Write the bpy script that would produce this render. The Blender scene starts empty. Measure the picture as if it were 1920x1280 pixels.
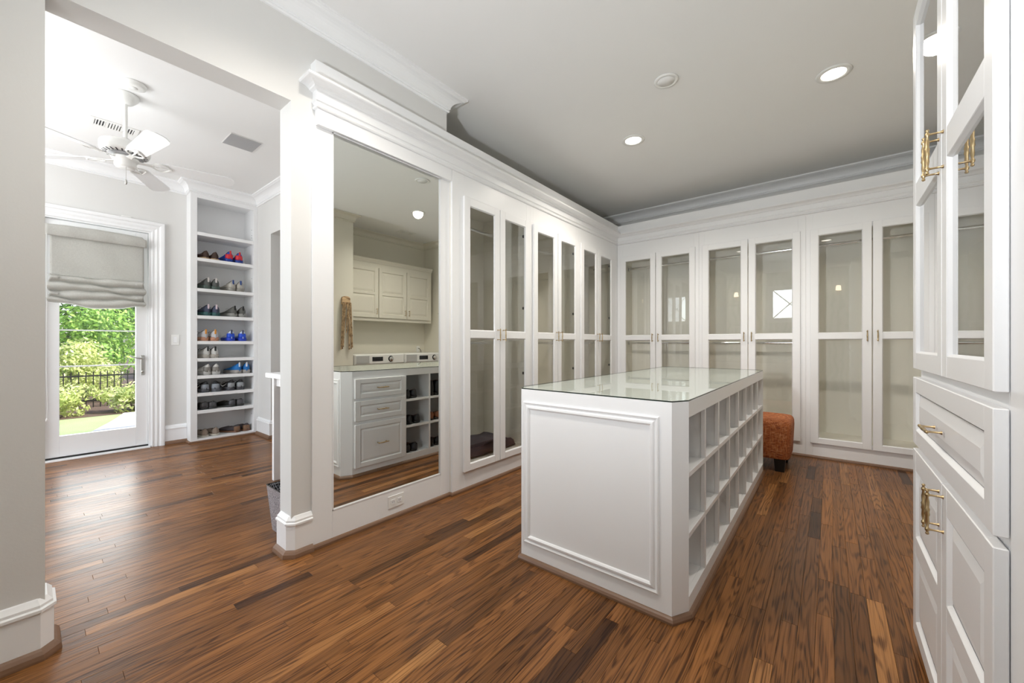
import bpy, bmesh, math, random
from mathutils import Vector, Matrix
random.seed(11)
sc = bpy.context.scene
COL = sc.collection
PI = math.pi
R = math.radians

# ------------------------------------------------------------------ camera, exposure, world, sun, large lights
FPX = 736.5
cam_d = bpy.data.cameras.new('camera')
cam = bpy.data.objects.new('camera', cam_d); COL.objects.link(cam)
cam_d.sensor_width = 36.0
cam_d.lens = 36.0 * FPX / 1920.0
cam_d.shift_y = 3.5 / 1920.0
cam_d.clip_start = 0.02
cam.location = (0, 0, 1.15)
cam.rotation_euler = (R(90), 0, R(38.98))
sc.camera = cam
vs = sc.view_settings
sc.display_settings.display_device = 'sRGB'
vs.view_transform = 'Standard'; vs.look = 'None'; vs.gamma = 1.0; vs.use_curve_mapping = False
vs.exposure = 0.32
sc.cycles.max_bounces = 9
sc.cycles.diffuse_bounces = 6
sc.cycles.glossy_bounces = 5
sc.cycles.transparent_max_bounces = 24
sc.cycles.transmission_bounces = 6
sc.cycles.sample_clamp_indirect = 6.0
sc.cycles.blur_glossy = 0.6
sc.cycles.caustics_reflective = False
sc.cycles.caustics_refractive = False
sc.cycles.use_denoising = True

w = bpy.data.worlds.new('world'); sc.world = w; w.use_nodes = True
wn = w.node_tree; bg = wn.nodes['Background']
sky = wn.nodes.new('ShaderNodeTexSky'); sky.sky_type = 'NISHITA'
sky.sun_disc = False; sky.sun_elevation = R(48); sky.sun_rotation = R(40); sky.air_density = 1.0; sky.dust_density = 2.5
wn.links.new(sky.outputs[0], bg.inputs[0]); bg.inputs[1].default_value = 0.42

def light(name, kind, loc, rot, energy, color=(1, 1, 1), **kw):
    d = bpy.data.lights.new(name, kind); d.energy = energy; d.color = color
    for k, v in kw.items(): setattr(d, k, v)
    o = bpy.data.objects.new(name, d); COL.objects.link(o); o.location = loc; o.rotation_euler = rot
    return o
sun = light('sun', 'SUN', (0, 0, 20), (0, 0, 0), 6.5, (1, .97, .92), angle=R(1))
sun.rotation_euler = Vector((-.45, -.5, -.74)).to_track_quat('-Z', 'Y').to_euler()
def area(name, loc, rot, sx, sy, e, color=(1, 1, 1)):
    return light(name, 'AREA', loc, rot, e, color, shape='RECTANGLE', size=sx, size_y=sy)
# daylight entering by the south window of the closet (it stands behind the camera)
area('daylight_closet_window', (-.8, -2.62, 2.17), (R(90), 0, 0), .8, .8, 18, (.90, .95, 1))
# added fill lamps, out of view, aimed up to brighten both rooms' ceilings
area('fill_up_closet', (-.75, -.6, 1.3), (R(180), 0, 0), .9, .9, 9, (.92, .96, 1))
st_ = light('fill_spot_closet', 'SPOT', (-.75, -.95, 1.30), (0, 0, 0), 190, (.92, .96, 1), spot_size=R(108), spot_blend=1.0, shadow_soft_size=.06)
st_.rotation_euler = Vector((-.02, 3.0, 1.6)).to_track_quat('-Z', 'Y').to_euler()
area('fill_up_left_room', (-4.3, -1.1, 1.9), (R(180), 0, 0), 1.4, 1.4, 33, (.97, .985, 1))
area('fill_south_left_room', (-4.2, -2.62, 1.6), (R(90), 0, 0), 2.4, 1.9, 95, (.96, .98, 1))  # added fill in place of daylight, no such window is in view
area('daylight_glazed_door', (-6.35, .48, 1.1), (0, R(-90), 0), 1.9, .8, 26, (.97, 1, 1))

# ------------------------------------------------------------------ helpers
class MB:
    def __init__(s, T=None): s.v = []; s.f = []; s.T = T; s.sm = []
    def add(s, vs_, fs, smooth=False):
        b = len(s.v)
        if s.T: vs_ = [s.T(*p) for p in vs_]
        s.v += [tuple(p) for p in vs_]
        s.f += [tuple(i + b for i in f) for f in fs]; s.sm += [smooth] * len(fs)
        return s
    def box(s, x0, x1, y0, y1, z0, z1):
        return s.add([(x, y, z) for x in (x0, x1) for y in (y0, y1) for z in (z0, z1)],
                     [(0, 1, 3, 2), (4, 6, 7, 5), (0, 4, 5, 1), (2, 3, 7, 6), (0, 2, 6, 4), (1, 5, 7, 3)])
    def bbox(s, x0, x1, y0, y1, z0, z1, b=.003):      # box with chamfered edges
        if x0 > x1: x0, x1 = x1, x0
        if y0 > y1: y0, y1 = y1, y0
        if z0 > z1: z0, z1 = z1, z0
        b = min(b, (x1 - x0) * .45, (y1 - y0) * .45, (z1 - z0) * .45)
        bm = bmesh.new(); bmesh.ops.create_cube(bm, size=1)
        for v in bm.verts: v.co = Vector(((x0 + x1) / 2 + v.co.x * (x1 - x0), (y0 + y1) / 2 + v.co.y * (y1 - y0), (z0 + z1) / 2 + v.co.z * (z1 - z0)))
        bmesh.ops.bevel(bm, geom=bm.edges[:], offset=b, segments=1, affect='EDGES')
        s.frombm(bm); return s
    def frombm(s, bm, smooth=False):
        bm.verts.index_update()
        s.add([v.co[:] for v in bm.verts], [tuple(v.index for v in f.verts) for f in bm.faces], smooth); bm.free()
    def prism(s, poly, z0, z1):                       # polygon in xy extruded in z
        n = len(poly)
        return s.add([(x, y, z0) for x, y in poly] + [(x, y, z1) for x, y in poly],
                     [tuple(range(n)), tuple(range(2 * n - 1, n - 1, -1))] + [(i, (i + 1) % n, n + (i + 1) % n, n + i) for i in range(n)])
    def rings(s, rs, closed=False, cap=True, smooth=True):
        n = len(rs[0]); m = len(rs); V = [p for r in rs for p in r]; F = []
        for i in range(m if closed else m - 1):
            a = i * n; b = ((i + 1) % m) * n
            for k in range(n): F.append((a + k, a + (k + 1) % n, b + (k + 1) % n, b + k))
        s.add(V, F, smooth)
        if cap and not closed:
            s.add(rs[0], [tuple(range(n))]); s.add(rs[-1], [tuple(range(n))])
        return s
    def tube(s, pts, r, n=8, cap=True):
        pts = [Vector(p) for p in pts]; rs = []; rr = r if isinstance(r, (list, tuple)) else [r] * len(pts)
        up = Vector((0, 0, 1)); prev = None
        for i, p in enumerate(pts):
            d = (pts[min(i + 1, len(pts) - 1)] - pts[max(i - 1, 0)]).normalized()
            a = prev if prev is not None else (up if abs(d.z) < .9 else Vector((1, 0, 0)))
            u = (a - d * a.dot(d)).normalized(); prev = u; v = d.cross(u)
            rs.append([tuple(p + (u * math.cos(2 * PI * k / n) + v * math.sin(2 * PI * k / n)) * rr[i]) for k in range(n)])
        return s.rings(rs, cap=cap)
    def lathe(s, prof, c=(0, 0, 0), n=24, axis='z'):
        rs = []
        for r, h in prof:
            r = max(r, 1e-4)
            ring = []
            for k in range(n):
                a = 2 * PI * k / n; p = (r * math.cos(a), r * math.sin(a))
                q = {'z': (p[0], p[1], h), 'x': (h, p[0], p[1]), 'y': (p[0], h, p[1])}[axis]
                ring.append((q[0] + c[0], q[1] + c[1], q[2] + c[2]))
            rs.append(ring)
        return s.rings(rs)
    def sweep(s, prof, path, side=1, closed=False):    # closed profile (o, z), path in xy, mitred
        n = len(path); rs = []
        for i in range(n):
            p = Vector(path[i]); segs = []
            if closed or i > 0: segs.append((p - Vector(path[i - 1])).normalized())
            if closed or i < n - 1: segs.append((Vector(path[(i + 1) % n]) - p).normalized())
            ns = [Vector((d.y, -d.x)) * side for d in segs]
            if len(ns) == 2:
                m = (ns[0] + ns[1]); m = m / max(m.length_squared, 1e-6) * 2
            else: m = ns[0]
            rs.append([(p.x + m.x * o, p.y + m.y * o, z) for o, z in prof])
        return s.rings(rs, closed=closed, smooth=False)
    def build(s, name, mat, parent=None, local=False, sub=0, smooth=None):
        me = bpy.data.meshes.new(name)
        V = s.v
        if parent is not None and not local:
            o = Vector((0, 0, 0)); q = parent
            while q is not None: o = o + q.location; q = q.parent
            V = [(a - o.x, b - o.y, c - o.z) for a, b, c in V]
        me.from_pydata(V, [], s.f)
        bm = bmesh.new(); bm.from_mesh(me); bmesh.ops.remove_doubles(bm, verts=bm.verts, dist=1e-5) if sub else None
        bmesh.ops.recalc_face_normals(bm, faces=bm.faces); bm.to_mesh(me); bm.free()
        if smooth is not None: me.polygons.foreach_set('use_smooth', [smooth] * len(me.polygons))
        elif not sub: me.polygons.foreach_set('use_smooth', s.sm)
        else: me.polygons.foreach_set('use_smooth', [True] * len(me.polygons))
        me.materials.append(mat)
        ob = bpy.data.objects.new(name, me); COL.objects.link(ob); ob.parent = parent
        if sub:
            md = ob.modifiers.new('subdivision', 'SUBSURF'); md.levels = sub; md.render_levels = sub
        return ob
def tag(o, label=None, cat=None, group=None, kind=None):
    if label: o['label'] = label
    if cat: o['category'] = cat
    if group: o['group'] = group
    if kind: o['kind'] = kind
    return o
def thing(name, loc, label, cat, group=None, rz=0):
    o = bpy.data.objects.new(name, None); COL.objects.link(o); o.location = loc; o.rotation_euler = (0, 0, rz)
    o.empty_display_size = .05
    return tag(o, label, cat, group)
def struct(o): o['kind'] = 'structure'; return o
def copy_tree(o, parent=None):
    c = o.copy(); COL.objects.link(c); c.parent = parent
    for ch in o.children: copy_tree(ch, c)
    return c

# ------------------------------------------------------------------ materials
def mat(name, col, rough=.5, metal=0, spec=.5, **kw):
    m = bpy.data.materials.new(name); m.use_nodes = True; nt = m.node_tree; b = nt.nodes['Principled BSDF']
    b.inputs['Base Color'].default_value = (*col, 1); b.inputs['Roughness'].default_value = rough
    b.inputs['Metallic'].default_value = metal; b.inputs['Specular IOR Level'].default_value = spec
    for k, v in kw.items():
        i = b.inputs[k]; i.default_value = v
    return m
def nodes(m): return m.node_tree, m.node_tree.nodes, m.node_tree.links, m.node_tree.nodes['Principled BSDF']
def paint(name, col, rough=.45, bump=.02, scale=60, var=.015):
    m = mat(name, col, rough); nt, N, L, b = nodes(m)
    g = N.new('ShaderNodeNewGeometry'); n = N.new('ShaderNodeTexNoise'); n.inputs['Scale'].default_value = scale; n.inputs['Detail'].default_value = 3
    L.new(g.outputs['Position'], n.inputs['Vector'])
    bp = N.new('ShaderNodeBump'); bp.inputs['Strength'].default_value = bump; bp.inputs['Distance'].default_value = .01
    L.new(n.outputs['Fac'], bp.inputs['Height']); L.new(bp.outputs[0], b.inputs['Normal'])
    n2 = N.new('ShaderNodeTexNoise'); n2.inputs['Scale'].default_value = 2.0; L.new(g.outputs['Position'], n2.inputs['Vector'])
    mx = N.new('ShaderNodeMix'); mx.data_type = 'RGBA'; L.new(n2.outputs['Fac'], mx.inputs['Factor'])
    mx.inputs['A'].default_value = (*[max(0, c - var) for c in col], 1); mx.inputs['B'].default_value = (*[c + var for c in col], 1)
    L.new(mx.outputs['Result'], b.inputs['Base Color'])
    return m
M = {}
M['white'] = paint('white_trim_paint', (.845, .85, .858), .33, .01)
M['wall'] = paint('eggshell_wall_paint', (.69, .685, .67), .6, .03, 120)
M['ceil'] = paint('ceiling_paint', (.84, .84, .835), .8, .02, 90)
M['inner'] = paint('cabinet_interior_paint', (.86, .835, .76), .5, .01)
M['laundry'] = paint('laundry_wall_paint', (.70, .67, .58), .6, .02)
M['brass'] = mat('antique_brass', (.50, .37, .20), .3, 1)
M['chrome'] = mat('chrome', (.82, .82, .82), .12, 1)
M['nickel'] = mat('brushed_nickel', (.5, .49, .47), .35, 1)
M['dark'] = mat('dark_metal', (.06, .055, .05), .4, .6)
M['black'] = mat('black_lacquer', (.008, .008, .008), .35)
M['slot'] = mat('dark_slot', (.03, .03, .035), .7)
M['grille'] = paint('grey_grille', (.42, .42, .43), .7, .2, 600)
M['plastic'] = mat('white_plastic', (.82, .82, .80), .35)
M['mirror'] = mat('mirror_silver', (.86, .88, .84), .0, 1)
def glassmat(name, tint, ior=1.5, k=1.6):
    m = bpy.data.materials.new(name); m.use_nodes = True; nt = m.node_tree; N = nt.nodes; L = nt.links
    N.remove(N['Principled BSDF']); out = N['Material Output']
    t = N.new('ShaderNodeBsdfTransparent'); t.inputs[0].default_value = (*tint, 1)
    g = N.new('ShaderNodeBsdfGlossy'); g.inputs['Roughness'].default_value = 0
    f = N.new('ShaderNodeFresnel'); f.inputs[0].default_value = ior
    geo = N.new('ShaderNodeNewGeometry'); mp = N.new('ShaderNodeMath'); mp.operation = 'SUBTRACT'; mp.inputs[0].default_value = 1
    L.new(geo.outputs['Backfacing'], mp.inputs[1])
    mu = N.new('ShaderNodeMath'); mu.operation = 'MULTIPLY'; L.new(f.outputs[0], mu.inputs[0]); L.new(mp.outputs[0], mu.inputs[1])
    mu2 = N.new('ShaderNodeMath'); mu2.operation = 'MULTIPLY'; mu2.use_clamp = True; mu2.inputs[1].default_value = k; L.new(mu.outputs[0], mu2.inputs[0])
    x = N.new('ShaderNodeMixShader'); L.new(mu2.outputs[0], x.inputs[0]); L.new(t.outputs[0], x.inputs[1]); L.new(g.outputs[0], x.inputs[2])
    L.new(x.outputs[0], out.inputs[0]); return m
M['glass'] = glassmat('clear_glass', (.985, .99, .985), 1.5, 2.4)
M['topglass'] = glassmat('tinted_top_glass', (.955, .975, .955), 1.5, 1.0)
M['glassedge'] = mat('glass_edge_green', (.012, .02, .016), .15)
def emit(name, col, s):
    m = bpy.data.materials.new(name); m.use_nodes = True; nt = m.node_tree; nt.nodes.remove(nt.nodes['Principled BSDF'])
    e = nt.nodes.new('ShaderNodeEmission'); e.inputs[0].default_value = (*col, 1); e.inputs[1].default_value = s
    nt.links.new(e.outputs[0], nt.nodes['Material Output'].inputs[0]); return m
M['lamp'] = emit('lamp_glow', (1, .93, .82), 9)
M['shade'] = emit('sconce_glow', (1, .8, .58), 9)

def wood(name, dark, mid, light_, rough=.26, axis=1, coat=.35):
    m = mat(name, mid, rough); nt, N, L, b = nodes(m)
    b.inputs['Coat Weight'].default_value = coat; b.inputs['Specular IOR Level'].default_value = .24; b.inputs['Coat Roughness'].default_value = .16
    g = N.new('ShaderNodeNewGeometry'); oi = N.new('ShaderNodeObjectInfo')
    add = N.new('ShaderNodeMath'); add.operation = 'ADD'; L.new(g.outputs['Random Per Island'], add.inputs[0]); L.new(oi.outputs['Random'], add.inputs[1])
    fr = N.new('ShaderNodeMath'); fr.operation = 'FRACT'; L.new(add.outputs[0], fr.inputs[0])
    wn_ = N.new('ShaderNodeTexWhiteNoise'); wn_.noise_dimensions = '1D'; L.new(fr.outputs[0], wn_.inputs['W'])
    off = N.new('ShaderNodeVectorMath'); off.operation = 'MULTIPLY_ADD'; off.inputs[1].default_value = (30, 30, 30)
    L.new(wn_.outputs['Color'], off.inputs[0]); L.new(g.outputs['Position'], off.inputs[2])
    def stretch(sx, sy, sz):
        s_ = N.new('ShaderNodeVectorMath'); s_.operation = 'MULTIPLY'; s_.inputs[1].default_value = (sx, sy, sz) if axis == 1 else (sy, sx, sz)
        L.new(off.outputs[0], s_.inputs[0]); return s_
    s1 = stretch(15, .95, 4); n1 = N.new('ShaderNodeTexNoise'); n1.inputs['Scale'].default_value = 1; n1.inputs['Detail'].default_value = 2; n1.inputs['Roughness'].default_value = .45
    L.new(s1.outputs[0], n1.inputs['Vector'])
    ms = N.new('ShaderNodeMath'); ms.operation = 'MULTIPLY'; ms.inputs[1].default_value = 85; L.new(n1.outputs['Fac'], ms.inputs[0])
    sn = N.new('ShaderNodeMath'); sn.operation = 'SINE'; L.new(ms.outputs[0], sn.inputs[0])
    ra = N.new('ShaderNodeMapRange'); ra.inputs['From Min'].default_value = -.2; ra.inputs['From Max'].default_value = 1.0; L.new(sn.outputs[0], ra.inputs['Value'])
    s2 = stretch(190, 2.4, 20); n2 = N.new('ShaderNodeTexNoise'); n2.inputs['Scale'].default_value = 1; n2.inputs['Detail'].default_value = 3; n2.inputs['Roughness'].default_value = .65
    L.new(s2.outputs[0], n2.inputs['Vector'])
    r2 = N.new('ShaderNodeMapRange'); r2.inputs['From Min'].default_value = .44; r2.inputs['From Max'].default_value = .66; L.new(n2.outputs['Fac'], r2.inputs['Value'])
    gr = N.new('ShaderNodeMath'); gr.operation = 'MULTIPLY'; pk = N.new('ShaderNodeMath'); pk.operation = 'MULTIPLY_ADD'; pk.inputs[1].default_value = .6; pk.inputs[2].default_value = .4; L.new(r2.outputs[0], pk.inputs[0])
    L.new(ra.outputs[0], gr.inputs[0]); L.new(pk.outputs[0], gr.inputs[1])
    g2 = N.new('ShaderNodeMath'); g2.operation = 'MULTIPLY_ADD'; g2.inputs[1].default_value = .55; L.new(r2.outputs[0], g2.inputs[0]); L.new(gr.outputs[0], g2.inputs[2]); g2.use_clamp = True
    cr = N.new('ShaderNodeValToRGB'); e = cr.color_ramp.elements
    e[0].position = 0; e[0].color = (*[c * .5 for c in mid], 1); e[1].position = 1; e[1].color = (*light_, 1)
    for p, c in ((.05, dark), (.1, [a * .72 for a in mid]), (.35, [a * .9 for a in mid]), (.7, mid), (.92, [a * 1.2 for a in mid])):
        x = cr.color_ramp.elements.new(p); x.color = (*c, 1)
    L.new(wn_.outputs['Value'], cr.inputs[0])
    mx = N.new('ShaderNodeMix'); mx.data_type = 'RGBA'; mx.blend_type = 'MULTIPLY'; L.new(cr.outputs[0], mx.inputs['A'])
    mx.inputs['B'].default_value = (.20, .15, .11, 1)
    gm = N.new('ShaderNodeMath'); gm.operation = 'MULTIPLY'; gm.inputs[1].default_value = .92; L.new(g2.outputs[0], gm.inputs[0]); L.new(gm.outputs[0], mx.inputs['Factor'])
    L.new(mx.outputs['Result'], b.inputs['Base Color'])
    bp = N.new('ShaderNodeBump'); bp.inputs['Strength'].default_value = .12; bp.inputs['Distance'].default_value = .002; bp.invert = True
    L.new(g2.outputs[0], bp.inputs['Height']); L.new(bp.outputs[0], b.inputs['Normal'])
    n3 = N.new('ShaderNodeTexNoise'); n3.inputs['Scale'].default_value = 3; L.new(g.outputs['Position'], n3.inputs['Vector'])
    r3 = N.new('ShaderNodeMapRange'); r3.inputs['To Min'].default_value = rough - .05; r3.inputs['To Max'].default_value = rough + .08; L.new(n3.outputs['Fac'], r3.inputs['Value']); L.new(r3.outputs[0], b.inputs['Roughness'])
    return m
M['oak'] = wood('stained_oak', (.070, .028, .010), (.255, .108, .034), (.42, .20, .07), .30, 1, .0)
M['oakx'] = paint('stained_oak_moulding', (.19, .105, .062), .38, .1, 25, .03)
M['oakdark'] = mat('dark_subfloor', (.03, .015, .008), .7)
M['beech'] = wood('natural_beech', (.50, .34, .20), (.60, .42, .25), (.68, .50, .31), .45, 1, 0)

# ------------------------------------------------------------------ room shell
H = 3.0
XL = -2.255      # mirror wall face
XD = -5.87       # glazed-door wall face
def bx(name, b, m, **k):
    mb = MB()
    for q in (b if isinstance(b[0], (list, tuple)) else [b]): mb.box(*q)
    return struct(mb.build(name, m))
fl = bx('floor', (-6.25, 1.7, -2.75, 5.75, -.12, -.012), M['oakdark'])
# oak boards: the ones that show largest are parts, the rest one joined part
WP = .0572
bl = []
x = -6.05
while x < 1.5:
    y = -2.6 - random.random()
    while y < 5.6:
        Lp = random.choice([.32, .45, .6, .75, .9, 1.1, 1.3])
        bl.append((x, y, Lp)); y += Lp
    x += WP
def plank_mesh(Lp):
    g = .00025; b = .0007
    mb = MB(); x0, x1, y0, y1 = g, WP - g, g, Lp - g
    V = [(x0, y0, -.02), (x1, y0, -.02), (x1, y1, -.02), (x0, y1, -.02), (x0, y0, -b), (x1, y0, -b), (x1, y1, -b), (x0, y1, -b),
         (x0 + b, y0 + b, 0), (x1 - b, y0 + b, 0), (x1 - b, y1 - b, 0), (x0 + b, y1 - b, 0)]
    F = [(0, 1, 5, 4), (1, 2, 6, 5), (2, 3, 7, 6), (3, 0, 4, 7), (4, 5, 9, 8), (5, 6, 10, 9), (6, 7, 11, 10), (7, 4, 8, 11), (8, 9, 10, 11), (3, 2, 1, 0)]
    return V, F
th = R(38.98)
def parea(x, y, Lp):
    cx_, cy_ = x + WP / 2, y + Lp / 2
    if -1.3 < cx_ < -.5 and 1.75 < cy_ < 4.1: return 0
    if cx_ > .3 or cx_ < -5.8 or cy_ > 4.95: return 0
    if -2.25 > cx_ and (cy_ > 1.8 or cy_ < -.25): return 0
    d = -math.sin(th) * cx_ + math.cos(th) * cy_; u = math.cos(th) * cx_ + math.sin(th) * cy_
    if d < .35: return 0
    px = 960 + FPX * u / d; py = 643.5 + FPX * 1.15 / d
    if px < 60 or px > 1760 or py > 1380: return 0
    if cx_ < -2.25 and px > 530: return 0
    return Lp / d ** 3
bl.sort(key=lambda q: -parea(*q))
cache = {}
for i, (x, y, Lp) in enumerate(bl[:298]):
    if Lp not in cache:
        V, F = plank_mesh(Lp); me = bpy.data.meshes.new('plank'); me.from_pydata(V, [], F); me.materials.append(M['oak']); cache[Lp] = me
    o = bpy.data.objects.new('plank', cache[Lp]); COL.objects.link(o); o.location = (x, y, 0); o.parent = fl
mb = MB()
for x, y, Lp in bl[298:]:
    V, F = plank_mesh(Lp); mb.add([(a + x, b + y, c) for a, b, c in V], F)
o = mb.build('far_planks', M['oak'], fl); o['kind'] = 'stuff'

bx('ceiling', (-6.3, 1.75, -2.8, 5.8, H, H + .12), M['ceil'])
# mirror wall with the wide opening into the left room
bx('wall_left', [(-2.40, XL, -2.6, .043, 0, H), (-2.40, XL, .043, .896, 2.458, H), (-2.40, XL, .896, 2.0, 0, H), (-2.95, -2.83, 2.0, 5.7, 0, H), (-2.83, -2.40, 1.94, 2.0, 0, H)], M['wall'])
bx('wall_back', (-2.95, 1.7, 5.62, 5.74, 0, H), M['wall'])
bx('wall_right', [(.86, .98, -2.6, 2.97, 0, H), (1.45, 1.57, 2.97, 4.72, 0, H), (.86, 1.57, 4.72, 5.62, 0, H), (.98, 1.57, 2.85, 2.97, 0, H)], M['laundry'])
bx('wall_west', [(XD - .14, XD, -2.6, .09, 0, H), (XD - .14, XD, .09, .872, 2.385, H), (XD - .14, XD, .872, 1.2, 0, H), (-6.25, -6.13, 1.2, 1.86, 0, H), (-6.13, XD - .02, 1.10, 1.198, .001, H - .001)], M['wall'])
bx('wall_north', [(-6.2, -5.262, 1.86, 2.0, 0, H), (-5.262, -4.25, 1.86, 2.0, 2.475, H), (-4.25, -2.40, 1.86, 2.0, 0, H), (-5.4, -4.1, 2.75, 2.87, 0, H), (-5.40, -5.262, 2.0, 2.75, 0, H), (-4.25, -4.1, 2.0, 2.75, 0, H)], M['wall'])
# south side behind the camera: closet window, plus an added unseen left-room window
def wallpaper():
    m = paint('palm_wallpaper', (.62, .64, .57), .7); nt, N, L, b = nodes(m)
    g = N.new('ShaderNodeNewGeometry'); n = N.new('ShaderNodeTexNoise'); n.inputs['Scale'].default_value = 1.3; n.inputs['Detail'].default_value = 1; L.new(g.outputs['Position'], n.inputs['Vector'])
    wv = N.new('ShaderNodeTexWave'); wv.inputs['Scale'].default_value = 2.2; wv.inputs['Distortion'].default_value = 9; wv.inputs['Detail'].default_value = 2; L.new(g.outputs['Position'], wv.inputs['Vector'])
    mu = N.new('ShaderNodeMath'); mu.operation = 'MULTIPLY'; L.new(wv.outputs['Fac'], mu.inputs[0]); L.new(n.outputs['Fac'], mu.inputs[1])
    cr = N.new('ShaderNodeValToRGB'); e = cr.color_ramp.elements; e[0].position = .22; e[0].color = (.64, .65, .60, 1); e[1].position = .5; e[1].color = (.30, .40, .27, 1)
    L.new(mu.outputs[0], cr.inputs[0]); L.new(cr.outputs[0], b.inputs['Base Color']); return m
M['paper'] = wallpaper()
def wall_with_window(name, x0, x1, ya, yb, wx0, wx1, wz0, wz1, m):
    return bx(name, [(x0, wx0, ya, yb, 0, H), (wx1, x1, ya, yb, 0, H), (wx0, wx1, ya, yb, 0, wz0), (wx0, wx1, ya, yb, wz1, H)], m)
wall_with_window('wall_south', -2.255, .86, -2.5, -2.4, -1.2, -.4, 1.77, 2.57, M['paper'])
wall_with_window('wall_south', XD, -2.40, -2.5, -2.4, -5.4, -3.0, .65, 2.55, M['wall'])

def window(n, x0, x1, z0, z1, y):
    r = MB()
    for a, b in ((x0 - .08, x0 + .04), (x1 - .04, x1 + .08)): r.bbox(a, b, y, y + .03, z0 - .08, z1 + .08)
    for a, b in ((z0 - .08, z0 + .04), (z1 - .04, z1 + .08)): r.bbox(x0 + .041, x1 - .041, y, y + .03, a, b)
    o = struct(r.build('window_%d' % n, M['white']))
    p = MB(); p.box(x0, x1, y - .03, y - .026, z0, z1); p.build('pane', M['glass'], o)
    p = MB(); xm = (x0 + x1) / 2
    for q in (x0 + (x1 - x0) / 3, x0 + 2 * (x1 - x0) / 3): p.box(q - .01, q + .01, y - .02, y, z0, z1)
    p.box(x0, x1, y - .02, y, (z0 + z1) / 2 - .01, (z0 + z1) / 2 + .01)
    if n == 1:
        p = MB(); p.tube([(x0, y - .01, z0), (x1, y - .01, z1)], .012, 4).tube([(x0, y - .012, z1), (x1, y - .012, z0)], .012, 4)
    p.build('muntin', M['white'], o)
window(1, -1.2, -.4, 1.77, 2.57, -2.40)
window(2, -5.4, -3.0, .65, 2.55, -2.40)  # unseen window, added to go with the left-room fill light

# ------------------------------------------------------------------ crown, cornice, baseboards
def crown_prof(o=.115, h=.105):
    P_ = [(0, H - h), (.012, H - h), (.018, H - h + .008), (.012, H - h + .016), (.012, H - h + .02)]
    for k in range(7):
        a = k / 6 * PI / 2
        P_.append((.02 + (o - .04) * (1 - math.cos(a)), H - h + .022 + (h - .045) * math.sin(a)))
    P_ += [(o - .012, H - .018), (o, H - .014), (o, H), (0, H)]
    return P_
n_trim = [0]
def trim(mb, m=None):
    n_trim[0] += 1
    return struct(mb.build('trim_%d' % n_trim[0], m or M['white']))
trim(MB().sweep(crown_prof(), [(XL, -2.4), (XL, 2.0), (-2.83, 2.0), (-2.83, 5.5), (.86, 5.5)][:3], 1))
trim(MB().sweep(crown_prof(), [(-2.83, 2.05), (-2.83, 5.45), (1.5, 5.45)], 1))
bx('wall_back', (-2.83, 1.5, 5.45, 5.62, 2.3, H), M['wall'])
trim(MB().sweep(crown_prof(.08), [(.86, 4.715), (1.45, 4.715), (1.45, 2.975), (.86, 2.975), (.86, -2.4)], 1), M['laundry'])
trim(MB().sweep(crown_prof(.10, .115), [(XD, -2.4), (XD, 1.18), (-5.69, 1.18), (-5.69, 1.86), (-2.40, 1.86), (-2.40, -2.4)], 1))
cornice = [(0, 2.46), (.010, 2.462), (.014, 2.468), (.010, 2.476), (.006, 2.484), (.010, 2.492), (.018, 2.496), (.018, 2.504), (.012, 2.508), (.012, 2.553), (.024, 2.556)]
cornice += [(.03 + .05 * (1 - math.cos(k / 4 * PI / 2)), 2.558 + .02 * math.sin(k / 4 * PI / 2)) for k in range(5)] + [(.085, 2.582), (.085, 2.594), (.022, 2.598), (.022, 2.708), (-.05, 2.708), (-.05, 2.46)]
XC = -2.215      # face of the fitted cabinets on the left
YB = 4.985       # face of the cabinets at the back
trim(MB().sweep([(max(o, -.05), z) for o, z in cornice], [(XL + .001, 1.02), (XC, 1.02), (XC, YB), (.86, YB)], 1))
base = [(0, 0), (.022, 0), (.022, .17), (.028, .172), (.028, .182), (.02, .186), (.02, .196), (.012, .206), (.006, .214), (0, .216)]
qr = [(0, 0), (.042, 0), (.042, .008), (.039, .022), (.031, .033), (.022, .04), (0, .04)]
def baseboard(name, path, side=1, shoe=True):
    o = struct(MB().sweep(base, path, side).build(name, M['white']))
    if shoe: MB().sweep(qr, path, side).build('shoe_moulding', M['oakx'], o)
ch = .02
baseboard('baseboard_left', [(-2.40, 1.7), (-2.40, .896 + ch), (-2.40 + ch, .896), (XL - ch, .896), (XL, .896 + ch), (XL, 1.0)], 1)
baseboard('baseboard_left', [(XL, -2.4), (XL, .043 - ch), (XL - ch, .043), (-2.40 + ch, .043), (-2.40, .043 - ch), (-2.40, -2.4)], 1)
baseboard('baseboard_west', [(XD, .985), (XD, 1.18)], 1)
baseboard('baseboard_west', [(XD, -2.4), (XD, -.03)], 1)
baseboard('baseboard_north', [(-5.66, 1.86), (-5.262, 1.86), (-5.262, 1.99)], 1)
baseboard('baseboard_north', [(-4.25, 1.99), (-4.25, 1.86), (-3.72, 1.86)], 1)
baseboard('baseboard_right', [(.86, .95), (.86, -2.4)], 1)
baseboard('baseboard_right', [(.86, 2.965), (.86, 2.2)], 1)

# pier panelling around the mirror, and wood shoe moulding along the fitted cabinets
mb = MB()
mb.bbox(XL + .001, XL + .014, 1.0, 1.115, 0, 2.372, .002).bbox(XL + .001, XL + .014, 1.931, 2.02, 0, 2.372, .002)
mb.bbox(XL + .001, XL + .014, 1.115, 1.931, 0, .18, .002)
trim(mb)
trim(MB().bbox(XL + .001, XC, 1.02, 2.019, 2.372, 2.46, .002))
o = trim(MB().sweep([(0, 0), (.016, 0), (.016, .012), (.011, .021), (0, .025)], [(XL + .0145, 1.0), (XL + .0145, 2.019), (XC + .0005, 2.019), (XC + .0005, YB - .0005), (.86, YB - .0005)], 1), M['oakx'])

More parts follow.
